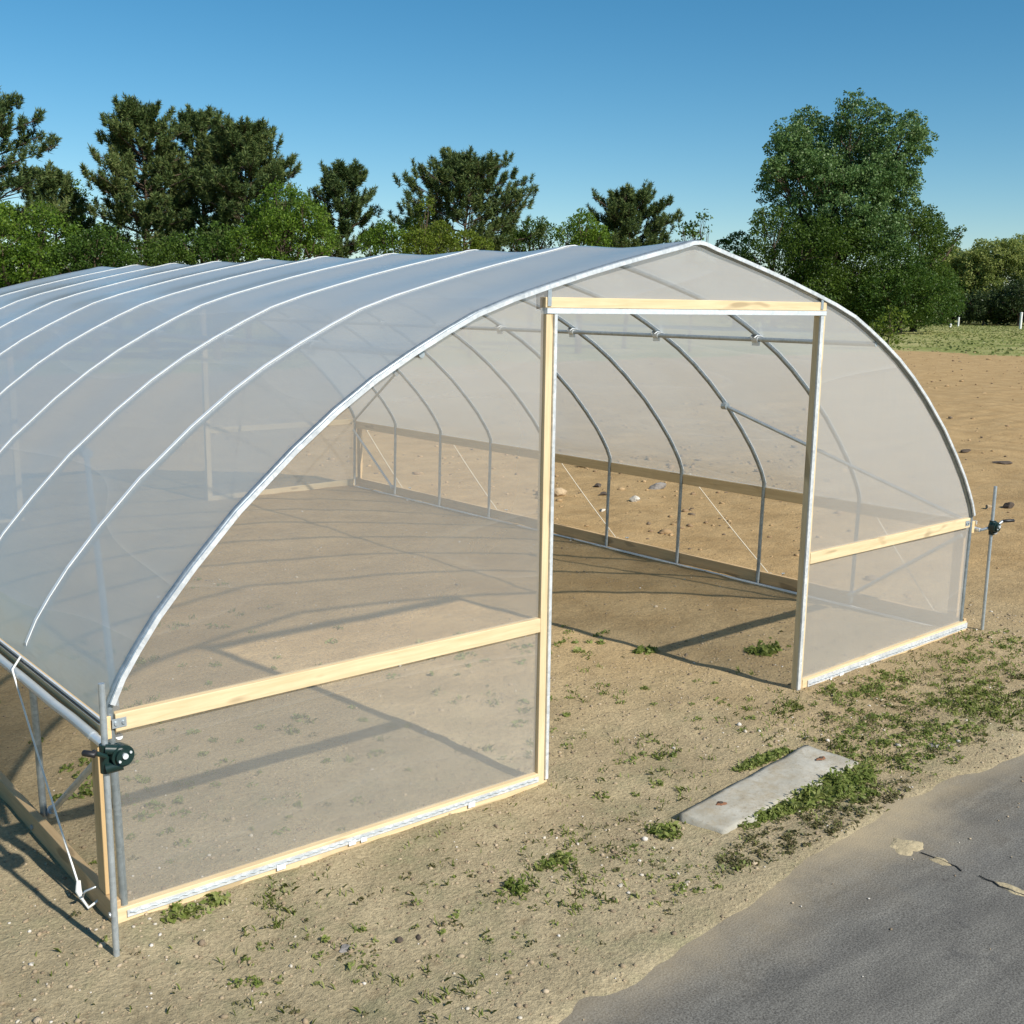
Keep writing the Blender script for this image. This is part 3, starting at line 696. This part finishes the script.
def broadleaf(name, x, y, lobes, mat, leaf, label, cat, group, dens=18, trunk=.2, clump=.26, deep=.5, shell=.55, ground=True):
    t = empty(name, (x, y, 0), label, cat, group); base = np.array([x, y, 0.])
    Cs = []; cents = []
    amax = max(abs(l[0]) + l[2] for l in lobes)
    for a, z, r in lobes:
        for rep in range(2 if r > amax*.3 else 1):
            d = rng.uniform(-1, 1)*deep*amax*.7 if rep == 0 else rng.uniform(-1, 1)*amax*.6
            c = base + AX*a + DP*d + np.array([0, 0, z]); rr = r if rep == 0 else r*.9
            c[2] = max(c[2], rr*.55); cents.append((c, rr))
            n_ = int(dens*(rr/leaf)**2); rc = max(clump*rr, leaf*1.1); ncl = max(5, int(5.5*(rr/rc)**2))
            u = rand_unit(ncl, (0, 0, .12)); rad = shell + (1-shell)*rng.random((ncl, 1))**.6
            cc = c + u*rad*rr*np.array([1, 1, .95])
            w_ = rng.uniform(.35, 1.6, ncl); w_ /= w_.sum(); own = rng.choice(ncl, n_, p=w_)
            jit = rng.normal(size=(n_, 3)); jit /= np.maximum(1, np.linalg.norm(jit, axis=1, keepdims=True)/1.5)
            pp = cc[own] + jit*rc*.55*np.array([1, 1, .75])
            Cs.append(pp[pp[:, 2] > .08])
    C_ = np.concatenate(Cs); P_, F_ = leaf_quads(C_, leaf); P_ = P_ - base
    fast_mesh('crown', P_, F_, mat, t)
    mb = MB(); zt = max(l[1] for l in lobes)
    fork = Vector((0, 0, max(.6, .32*zt))); limb(mb, (0, 0, -.15), fork, trunk, trunk*.75, .02)
    for c, rr in cents:
        q = Vector(c - base); limb(mb, fork, q, trunk*.5, trunk*.08, .07)
        for _ in range(3):
            e = q + Vector(rand_unit(1)[0]*rr*.8); 
            if e.z > .1: limb(mb, q.lerp(fork, .25), e, trunk*.16, trunk*.04, .08, 3, 5)
    mb.build('trunk', bark, t); return t

def pine(x, y, H, rad, zbase, label, seed, nl=46, sparse=1.0, lean=0.0, flat_top=.0, name='pine_tree'):
    global rng; keep = rng; rng = np.random.default_rng(seed); random.seed(seed)
    t = empty(name, (x, y, 0), label, 'pine tree', 'pines behind the greenhouse')
    mb = MB(); top_ = Vector((lean, 0, H)); trk = [Vector((lean*(k/8)**1.5 + .06*math.sin(k*1.3+seed), .06*math.cos(k*1.7+seed), H*.985*k/8)) for k in range(9)]; trk[0].z = -.15
    r0 = H*.016; mb.tube(trk, [r0*(1 - .88*k/8) for k in range(9)], 9)
    at = lambda z: trk[0].lerp(trk[-1], z/H) if False else Vector((np.interp(z, [p.z for p in trk], [p.x for p in trk]), np.interp(z, [p.z for p in trk], [p.y for p in trk]), z))
    tips = []
    for i in range(nl):
        s_ = (i + rng.uniform(0, .9))/nl; z = zbase + (H - zbase)*s_**.85
        shape = (1 - s_)**.62*(.72 + .28*min(1, s_*5)) + flat_top*(1 - abs(2*s_-1.2))
        L_ = rad*shape*rng.uniform(.68, 1.12) + .25; ang = i*2.399 + rng.uniform(-.5, .5)
        rise = rng.uniform(.05, .30) + .55*s_
        d = Vector((math.cos(ang), math.sin(ang), rise)); a = at(min(z, H*.96)); b = a + d*L_
        limb(mb, a, b, r0*.38*(1-s_*.7), .012, .05, 4, 6)
        nt_ = int(5 + 11*L_/max(rad, 1)*sparse)
        for j in range(nt_):
            q = .30 + .70*(j + rng.uniform(.2, 1))/nt_; side = rng.uniform(-1, 1)*.42*L_*(1.1 - q*.6)
            p_ = a.lerp(b, q) + Vector((-math.sin(ang), math.cos(ang), 0))*side + Vector((0, 0, rng.uniform(-.05, .22)))
            tips.append((p_, d.normalized()))
            if j % 2 == 0: limb(mb, a.lerp(b, max(.15, q-.25)), p_, .02, .008, .05, 2, 4)
    for k in range(5): tips.append((at(H*.97) + Vector((rng.uniform(-.2,.2), rng.uniform(-.2,.2), rng.uniform(-.5, .25))), Vector((0, 0, 1))))
    mb.build('trunk', bark, t)
    Cn = []; Un = []; Vn = []
    for p_, d in tips:
        for sub in range(rng.integers(1, 3)):
            c = np.array(p_) + rng.normal(size=3)*.16*sub; n_ = 74; ax = np.array(d)*.5 + np.array([0, 0, .9]); ax /= np.linalg.norm(ax)
            dirs = rand_unit(n_) + ax*.95; dirs /= np.linalg.norm(dirs, axis=1, keepdims=True)
            ln = rng.uniform(.15, .27, (n_, 1)); root = c + ax*rng.uniform(-.24, .26, (n_, 1))
            sd_ = np.cross(dirs, rand_unit(n_)); sd_ /= np.linalg.norm(sd_, axis=1, keepdims=True)
            Cn.append(root + dirs*ln*.5); Un.append(dirs*ln*.6); Vn.append(sd_*.019)
    P_, F_ = quads(np.concatenate(Cn), np.concatenate(Un), np.concatenate(Vn)); fast_mesh('crown', P_, F_, needle_m, t)
    rng = keep; return t

# ------------------------------------------------------------------ trees
pine(13.6, 49.6, 11.2, 3.8, 4.2, 'sparse dark pine cut by the left edge of the photo', 11, 40, .9)
pine(18.2, 55.0, 8.4, 2.2, 3.6, 'low thin pine in the gap beside the pine at the left edge', 12, 26, .7)
pine(20.9, 50.1, 11.3, 3.5, 4.0, 'tall dark pine with bare trunk showing, left one of the large group of three', 13, 58, 1.1)
pine(24.8, 52.2, 11.7, 3.1, 4.2, 'tall dark pine in the middle of the large group of three', 14, 54, 1.1)
pine(24.6, 47.0, 10.4, 2.9, 4.0, 'tall dark pine with a stepped right side, right one of the large group of three', 15, 56, 1.1, .2, .15)
pine(30.8, 48.5, 9.3, 2.8, 3.0, 'narrow pine standing alone right of the bright green broadleaf tree', 16, 42, .8, .4)
pine(35.9, 44.2, 9.5, 4.3, 3.6, 'broad spreading dark pine behind the light green sapling top', 17, 58, 1.1, .2, .2)
pine(46.2, 42.1, 8.4, 3.2, 3.2, 'rounded dark pine farthest right of the pines, left of the greenhouse ridge', 18, 48, 1.1, 0, .2)
BG = 'broadleaf trees and bushes behind the greenhouse'
broadleaf('broadleaf_tree', 12.8, 43.7, [(-.1, 4.97, 1.29), (1.3, 5.0, 1.05), (-1.5, 5.3, 1.37), (-.3, 3.4, 1.4), (1.5, 3.6, 1.2), (.9, 5.9, .5), (0, 2, 1.3)], leaf_bright, .115, 'bright green leafy tree at the left edge below the sparse pine', 'tree', BG)
broadleaf('broadleaf_bush', 12.6, 47.0, [(0, 3.2, 1.6), (-2, 3.0, 1.5), (2.2, 3.0, 1.6), (0, 1.4, 1.5), (-2.2, 1.2, 1.4), (2.4, 1.2, 1.4)], leaf_mid, .11, 'wide low bush filling the gap behind the bright leafy tree at the left edge', 'bush', BG)
broadleaf('broadleaf_bush', 14.9, 41.0, [(-.1, 4.2, 1.0), (.9, 3.9, .9), (-.7, 3.6, 1.0), (.5, 4.8, .6), (0, 2.2, 1.2)], leaf_mid, .11, 'mid green bush right of the leafy tree at the left edge', 'bush', BG)
broadleaf('broadleaf_bush', 17.6, 41.8, [(0, 4.0, 1.0), (-.9, 3.6, .9), (1.0, 3.9, .9), (.2, 2.2, 1.2)], leaf_dark, .11, 'dark bush under the left pine of the group of three', 'bush', BG)
broadleaf('broadleaf_tree', 22.5, 39.4, [(0, 6.5, 1.05), (-1, 6.0, .86), (1.1, 6.0, .86), (0, 5.1, 1.4), (1.5, 5.1, .8), (-1.5, 4.8, .86), (0, 3.0, 1.5)], leaf_bright, .115, 'bright green rounded tree in front of the right pine of the group of three', 'tree', BG)
broadleaf('broadleaf_bush', 19.8, 40.4, [(0, 4.9, .9), (-1.05, 4.6, .84), (1.05, 4.6, .84), (-2.3, 4.2, .93), (0, 4.0, 1.0), (0, 2.4, 1.4)], leaf_mid, .11, 'wide mid green bush left of the bright rounded tree', 'bush', BG)
broadleaf('broadleaf_tree', 29.5, 38.9, [(0, 6.67, .47), (-.47, 5.74, .65), (.7, 5.62, .65), (.14, 7.0, .28), (-.23, 4.9, 1.03), (1.17, 5.0, .65), (0, 3.0, 1.1)], leaf_yellow, .11, 'yellow green young tree with one upright shoot in front of the broad pine', 'tree', BG, trunk=.1)
broadleaf('broadleaf_bush', 28.1, 40.1, [(0, 5.4, .79), (-.7, 5.1, .65), (.7, 5.1, .75), (0, 5.9, .42), (0, 3.4, 1.2)], leaf_bright, .11, 'bright bush just left of the yellow green young tree', 'bush', BG, trunk=.1)
broadleaf('broadleaf_bush', 31.7, 38.3, [(-.24, 5.3, .71), (.57, 5.1, .57), (0, 3.6, 1.0)], leaf_yellow, .11, 'low yellow green bush just right of the yellow green young tree', 'bush', BG, trunk=.1)
broadleaf('broadleaf_tree', 38.6, 41.9, [(0, 6.3, .75), (-.97, 6.0, .65), (.8, 6.1, .7), (-.27, 5.5, .97), (.54, 6.8, .38), (0, 3.8, 1.3)], leaf_mid, .12, 'mid green tree between the broad pine and the pale green tree', 'tree', BG, dens=13)
broadleaf('broadleaf_tree', 39.2, 38.7, [(.1, 6.4, .85), (-.68, 6.0, .73), (.88, 5.9, .73), (.1, 7.0, .42), (.1, 5.3, .94), (0, 3.6, 1.3)], leaf_bright, .12, 'light green tree tight against the left of the rounded pine', 'tree', BG)
broadleaf('broadleaf_tree', 46.8, 37.6, [(-.11, 6.8, .44), (.44, 7.3, .39), (-.67, 6.6, .39), (-.11, 6.1, .67), (.72, 6.6, .28), (0, 4.4, .9)], leaf_mid, .20, 'small open tree top sticking up beside the greenhouse ridge', 'tree', BG, dens=9, trunk=.09)
broadleaf('broadleaf_tree', 21.6, 56.1, [(-1.78, 7.9, .75), (-2.15, 7.1, .97), (-1.24, 7.4, .65), (-1.78, 6.1, 1.08), (0, 5, 1.6)], leaf_bright, .13, 'light green tree peeping between the low thin pine and the group of three', 'tree', BG, dens=11)
RG = 'trees right of the greenhouse'
broadleaf('cottonwood_tree', 107.9, 69.8, [(0.34, 19.09, 4.75), (-5.6, 19.01, 3.09), (4.82, 19.37, 3.72), (0.9, 23.28, 2.47), (-3.36, 22.56, 2.06), (-6.39, 15.69, 2.47), (5.94, 15.86, 2.89), (-0.22, 13.57, 4.54), (7.06, 21.93, 1.86), (4.04, 23.33, 1.65), (-8.07, 17.32, 1.34), (-3.03, 9.68, 3.51), (3.14, 10.31, 3.72), (-5.2, 12.6, 2.6), (5.4, 12.4, 2.6), (-5.6, 21.0, 2.3), (-7.6, 16.4, 1.9), (7.2, 19.6, 2.0), (-3.2, 16.6, 3.0), (3.0, 16.4, 3.0)], leaf_silver, .29, 'tallest tree with grey green rounded crown right of the greenhouse', 'tree', RG, dens=34, trunk=.55, clump=.20, shell=.3)
broadleaf('oak_tree', 117.8, 65.6, [(-1.72, 9.78, 4.59), (1.75, 11.8, 2.5), (3.0, 10.0, 1.9), (-1.72, 3.9, 3.9), (1.2, 4.75, 3.4), (-5.16, 3.9, 3.9), (2.2, 2.8, 2.4), (0, 12.9, 2.2), (4.4, 11.2, .8), (3.0, 6.48, 1.9), (-3.44, 2, 2.3)], leaf_dark, .28, 'deep green broad tree spreading to the right below the tallest crown', 'tree', RG, dens=20, trunk=.45)
broadleaf('elm_tree', 100.5, 72.2, [(-1.1, 10.4, 2.84), (2.2, 8.7, 3.72), (-2.95, 7.8, 2.19), (6, 7.5, 4.38), (2.7, 3.9, 4.16), (8.2, 3.9, 3.94), (-1.1, 11.7, 1.5), (-4.4, 6, 2.73), (4, 2.6, 3), (0, 2.8, 3), (8.4, 2.4, 2.6), (-4, 2.6, 2.6)], leaf_dark, .28, 'deep green tree spreading left under the tallest crown, behind the ridge', 'tree', RG, dens=20, trunk=.45)
broadleaf('broadleaf_bush', 106.5, 60.5, [(0, 4.2, 3.2), (-3, 3.8, 2.8), (3, 3.6, 2.8), (0, 7.2, 2.4)], leaf_mid, .25, 'large mid green bush at the foot of the tallest tree', 'bush', RG, dens=18, trunk=.25)
broadleaf('sapling', 62.4, 34.8, [(-.13, 1.6, .8), (.65, 1.9, .58), (-.65, 1.2, .65), (.19, .75, .77), (.1, 2.4, .4)], leaf_yellow, .20, 'small yellow green sapling at the field edge in front of the tall trees', 'sapling', RG, dens=8, trunk=.05)
broadleaf('broadleaf_tree', 111.7, 86.7, [(0, 10.4, 1.5), (-1.63, 9.8, 1.26), (1.26, 10.2, 1.0), (0, 6, 3.5)], leaf_dark, .3, 'dark tree top showing just right of the greenhouse ridge', 'tree', RG)
broadleaf('broadleaf_bush', 112.5, 64.5, [(0, 2.2, 2.2), (-2.6, 2.0, 2.0), (2.4, 1.9, 1.9), (0, 4.2, 2.0)], leaf_dark, .26, 'deep green bush closing the foot of the broad tree at the grass edge', 'bush', RG, dens=18, trunk=.2)
WG = 'trees of the far wood edge'
broadleaf('woodland_tree', 199.4, 99.2, [(0, 11.8, 4.04), (-2.76, 10.4, 2.94), (2.76, 13.0, 2.57), (0, 6.2, 4.4), (-2, 3, 3), (2, 3, 3)], leaf_wood, .42, 'pale green far tree in the middle of the wood edge at the right', 'tree', WG, dens=30)
broadleaf('woodland_tree', 214.3, 99.9, [(-.39, 14.0, 3.08), (2.89, 13.2, 3.47), (-1.54, 10.2, 3.86), (2.89, 7.5, 4.24)], leaf_wood, .42, 'tall pale green far tree of the wood edge, at the right edge of the photo', 'tree', WG, dens=30)
broadleaf('woodland_tree', 196.6, 105.6, [(0, 12.0, 2.98), (-2.8, 10.4, 2.98), (2.8, 11.0, 2.61), (.93, 6.2, 4.48), (0, 3, 3.4)], leaf_wood, .42, 'pale green far tree of the wood edge, next to the deep green broad tree', 'tree', WG, dens=30)
broadleaf('woodland_tree', 230, 101, [(0, 12.5, 4), (-4, 12, 3.4), (4, 12.4, 3.6), (-3, 7, 4.4), (3, 7, 4.4)], leaf_mid, .5, 'darker green tree behind the wood edge at the right edge of the photo', 'tree', WG, dens=30)
broadleaf('woodland_tree', 207, 108, [(0, 10.6, 3.6), (-3.5, 10, 3.2), (3.4, 10.6, 3.2), (0, 5.4, 4.2), (-3, 3.6, 3.4), (3.4, 3.6, 3.4)], leaf_wood, .44, 'low pale green tree filling the wood edge behind the thin white post', 'tree', WG, dens=28)
broadleaf('woodland_tree', 205, 92, [(0, 11.2, 3.6), (-3.5, 10, 3.2), (3.4, 10.9, 3.2), (0, 6, 4.2), (-3, 3.6, 3.4), (3.4, 3.6, 3.4)], leaf_wood, .44, 'pale green tree directly above the dark bushes of the wood edge', 'tree', WG, dens=28)
broadleaf('woodland_tree', 218, 116, [(0, 11.5, 4), (-4, 11, 3.4), (4, 11.4, 3.6), (-3, 7, 4.4), (3, 7, 4.4)], leaf_mid, .5, 'darker green tree behind the pale trees of the wood edge', 'tree', WG)
broadleaf('thicket_bush', 186.6, 92.7, [(0, 3.4, 3.1), (-2.6, 2.9, 2.75), (3.1, 4.3, 2.75)], leaf_thicket, .38, 'dark bush between the two white posts at the wood edge', 'bush', WG)
broadleaf('thicket_bush', 189.2, 87.8, [(-.3, 5.0, 3.07), (2.6, 4.4, 3.41), (-2.6, 3.5, 2.39)], leaf_thicket, .38, 'dark bush behind the right white post at the wood edge', 'bush', WG)
broadleaf('thicket_bush', 186.5, 98.1, [(-.5, 3.4, 3), (1.8, 2.9, 2.64), (-2.6, 3.4, 2.64)], leaf_thicket, .38, 'dark bush behind the left white post at the wood edge', 'bush', WG)
broadleaf('thicket_bush', 190, 108, [(0, 2.6, 2.4), (2.8, 2.6, 2.5), (-2.8, 2.6, 2.4), (0, 5, 2.5)], leaf_mid, .5, 'mid green bush at the wood edge left of the thin white post', 'bush', WG)
broadleaf('thicket_bush', 193, 96, [(0, 2.2, 2.4), (3, 2.3, 2.4), (-3, 2.2, 2.3)], leaf_mid, .38, 'low mid green bush at the foot of the pale trees between the two white posts', 'bush', WG)
broadleaf('thicket_bush', 194, 90, [(0, 2.4, 2.5), (3, 2.1, 2.3), (-3, 2.0, 2.2)], leaf_dark, .38, 'low deep green bush behind the taller white post at the wood edge', 'bush', WG)
broadleaf('thicket_bush', 192, 84, [(0, 1.9, 1.9), (2.8, 2.1, 2.1), (-2.8, 2.0, 2.0)], leaf_thicket, .38, 'low dark bush at the foot of the wood edge, right of the taller white post', 'bush', WG)
broadleaf('thicket_bush', 196, 80, [(0, 5.6, 3.5), (3.3, 4.4, 3.4), (-3, 4, 3), (0, 9, 3)], leaf_thicket, .38, 'tall dark bush at the wood edge by the right edge of the photo', 'bush', WG)

# ------------------------------------------------------------------ distant woods that close the horizon
ang = rng.uniform(R(-55), R(75), 26000) - R(40.3) * -1; rad_ = rng.uniform(300, 360, len(ang))
hx, hy = -1.5 + rad_*np.sin(ang), -4.2 + rad_*np.cos(ang); top_h = 7.5 + 2.2*vnoise(hx, hy, .05) + 1.3*vnoise(hx, hy, .17, 4, 4)
P_, F_ = leaf_quads(np.stack([hx, hy, np.sqrt(rng.random(len(ang)))*top_h], -1), 2.0, (0, 0, .3), .8)
tag(fast_mesh('woods', P_, F_, leaf_mid), kind='stuff')

# ------------------------------------------------------------------ white posts at the grass edge
for x, y, h, r_, lb in ((166.4, 86.3, 1.45, .13, 'thin white post at the far edge of the grass, left of the taller one'), (157.6, 72.2, 2.35, .17, 'taller white post of the two far posts, near the right edge'), (159.4, 83.8, .5, .17, 'low white stub at the far edge of the grass beside the thin post')):
    t = empty('white_post', (x, y, 0), lb, 'post', 'white posts at the grass edge')
    m = MB(); m.tube([(0, 0, -.1), (0, 0, h*.96)], r_, 12); m.build('shaft', white_post, t)
    m = MB(); m.tube([(0, 0, h*.96+.001), (0, 0, h*.98), (0, 0, h)], [r_*1.12, r_*1.1, r_*.5], 12); m.build('cap', white_post, t)

# ------------------------------------------------------------------ grass and weeds
def blades(C, h, w_, lean=.45):
    n_ = len(C); a = rng.uniform(0, 6.28, n_); d = np.stack([np.cos(a), np.sin(a), np.zeros(n_)], -1); s = np.stack([-np.sin(a), np.cos(a), np.zeros(n_)], -1)
    hh = (h*rng.uniform(.5, 1.2, n_))[:, None]; ww = (w_*rng.uniform(.7, 1.3, n_))[:, None]; ln = rng.uniform(.1, 1, (n_, 1))*lean
    z = np.array([0, 0, 1.])
    mid = C + z*hh*.6 + d*hh*ln*.4; tip = C + z*hh*(1-.3*ln) + d*hh*ln
    P_ = np.stack([C - s*ww*.5, C + s*ww*.5, mid + s*ww*.4, tip, mid - s*ww*.4], 1)
    F_ = np.arange(n_*5).reshape(n_, 5); return P_.reshape(-1, 3), F_
n_ = 26000; x = rng.uniform(60, 185, n_); y = rng.uniform(4, 104, n_)
u = rng.random(n_); k = (np.abs((y + 4.18) - (x + 1.49)*.50) < .22*x) & (x + 7*(vnoise(x, y, .35)+1) > 69)
x, y = x[k], y[k]; C_ = np.stack([x, y, gz(x, y)], -1); P_, F_ = blades(C_, .12, .20, .9)
tag(fast_mesh('field_grass', P_, F_, grass_m), kind='stuff')

def weed_leaves(cx, cy, R_, n_, size, hmax, seed=None, flat=.7):
    a = rng.uniform(0, 6.28, n_); q = np.sqrt(rng.random(n_))*R_; x = cx + np.cos(a)*q; y = cy + np.sin(a)*q*.8
    z = gz(x, y) + rng.random(n_)*hmax*np.clip(1.1 - q/R_, .15, 1)
    return leaf_quads(np.stack([x, y, z + .004], -1), size, (0, 0, .9), .5)
def join(lst):
    Ps, Fs, b = [], [], 0
    for P_, F_ in lst: Ps.append(P_); Fs.append(F_ + b); b += len(P_)
    return np.concatenate(Ps), np.concatenate(Fs)
def patch(cx, cy, rx, ry, tufts, size, hmax, R_=(.02, .06), nl=(8, 26)):
    out = []
    for _ in range(tufts):
        a, q = rng.uniform(0, 6.28), math.sqrt(rng.random()); x, y = cx + rx*q*math.cos(a), cy + ry*q*math.sin(a)
        if y < float(edge_y(np.array(x))) - .04: continue
        if 2.5 < x < 3.77 and -1.03 < y < -.67: continue
        out.append(weed_leaves(x, y, rng.uniform(*R_), int(rng.integers(*nl)), size*rng.uniform(.7, 1.2), hmax*rng.uniform(.5, 1.2)))
    return out
# named clumps
def clump(label, lst, mat=weed_m, name='weed_clump', cat='weeds', group='weed clumps on the soil'):
    P_, F_ = join(lst); c = P_.mean(0); c[2] = 0
    o = fast_mesh(name, P_ - c, F_, mat); o.location = c; tag(o, label, cat, group)
slabw = []
for _ in range(210):
    s_ = rng.beta(2.2, 1.5); x0, y0 = 2.56 + 1.24*s_, -1.06 + .05*s_; wd = .04 + .22*math.exp(-((s_-.68)/.25)**2); q_ = rng.random()**1.3
    slabw.append(weed_leaves(x0 + rng.normal()*.03, y0 + .02 - q_*wd, rng.uniform(.02, .055), int(rng.integers(8, 22)), rng.uniform(.022, .038), rng.uniform(.02, .085)*(1.1-.6*q_)))
clump('dense green weed patch along the pavement side of the concrete slab', slabw)
clump('low green weed clump against the left end of the concrete slab', patch(2.36, -.84, .15, .07, 14, .034, .05))
clump('leafy green weed just inside the doorway beside the right jamb', patch(5.02, .62, .13, .09, 24, .045, .08))
clump('thin strip of weeds along the house side of the concrete slab', patch(3.42, -.60, .24, .045, 48, .028, .04))
clump('small leafy weed on bare soil in front of the left sill board', patch(1.42, -.80, .05, .04, 7, .032, .05))
clump('weed with dry stems between the left sill board and the slab', patch(1.70, -.72, .11, .06, 13, .03, .045))
clump('weed tuft at the sill board next to the left corner post', patch(.27, -.10, .16, .05, 14, .032, .04))
clump('weed by the shadow of the door jamb inside the doorway', patch(4.35, 1.17, .09, .06, 12, .045, .05))
# everything too small to count
lst = []
lst += patch(4.75, -.75, .75, .42, 90, .022, .028) + patch(5.5, -.65, 1.0, .45, 60, .022, .03) + patch(4.3, -.95, .5, .35, 120, .024, .03)
lst += patch(4.9, -.28, .55, .16, 60, .024, .03) + patch(6.3, -.5, .8, .4, 80, .024, .03)
lst += patch(.45, -.72, .30, .20, 26, .022, .02, (.015, .04), (5, 16)) + patch(1.75, -.95, .45, .25, 28, .022, .022, (.015, .04), (5, 16)) + patch(2.15, -1.22, .35, .14, 34, .02, .022, (.015, .04), (5, 14)) + patch(1.1, -.85, .7, .35, 22, .02, .02, (.015, .035), (4, 14))
lst += patch(3.3, .2, 1.0, .8, 30, .026, .022) + patch(3.6, 1.9, 1.0, .5, 36, .034, .03) + patch(3.0, -.3, .6, .25, 8, .024, .02)
lst += patch(1.2, .9, 1.0, .7, 30, .026, .03) + patch(1.6, 2.6, 1.4, 1.2, 24, .03, .03) + patch(1.0, 4.5, 2.0, 1.5, 20, .03, .03)
lst += patch(.5, 1.3, .3, .5, 26, .035, .04) + patch(-.6, 1.6, .35, .8, 30, .035, .03)
lst += patch(2.6, -.2, 3.4, 1.3, 50, .02, .02, (.012, .03), (4, 12))
P_, F_ = join(lst); tag(fast_mesh('ground_weeds', P_, F_, weed_m), kind='stuff')
def tufts(n_, x0, x1, y0, y1, f, lim, per=26):
    x = rng.uniform(x0, x1, n_); y = rng.uniform(y0, y1, n_); k = (vnoise(x, y, f, 3, 8) > lim) & onsoil(x, y) & ~((x > 2.46) & (x < 3.82) & (y > -1.06) & (y < -.64))
    x, y = np.repeat(x[k], per), np.repeat(y[k], per); q = rng.normal(size=(len(x), 2))*.022; x = x + q[:, 0]; y = y + q[:, 1]
    return np.stack([x, y, gz(x, y) - .003], -1)
C_ = np.concatenate([tufts(1100, 3.9, 6.6, -1.25, -.12, 2.6, .35, 7), tufts(450, 3.6, 5.4, -1.3, -.3, 4, .2, 6), tufts(600, 3.6, 6.8, -1.3, -.05, 1, -1, 3), tufts(420, -.5, 3.2, -1.4, -.15, 2.6, .36, 9), tufts(160, 2.5, 4.6, -.5, 1.4, 2.6, .35, 9), tufts(260, .2, 3, .2, 4, 2.0, .25, 14), tufts(260, -.6, 3.4, -1.4, -.1, 1, -1, 2)])
P_, F_ = blades(C_, .034, .006, 1.1); tag(fast_mesh('verge_grass', P_, F_, weed_m), kind='stuff')
lst = patch(4.9, -.8, 1.3, .5, 170, .02, .02) + patch(3.0, -1.25, .8, .14, 150, .02, .02) + patch(1.4, -.9, 1.3, .5, 60, .018, .015, (.015, .04), (5, 14)) + patch(3, 0, 3.4, 1.4, 60, .018, .015, (.012, .03), (4, 12))
P_, F_ = join(lst); tag(fast_mesh('dry_ground_weeds', P_, F_, weed_dry), kind='stuff')
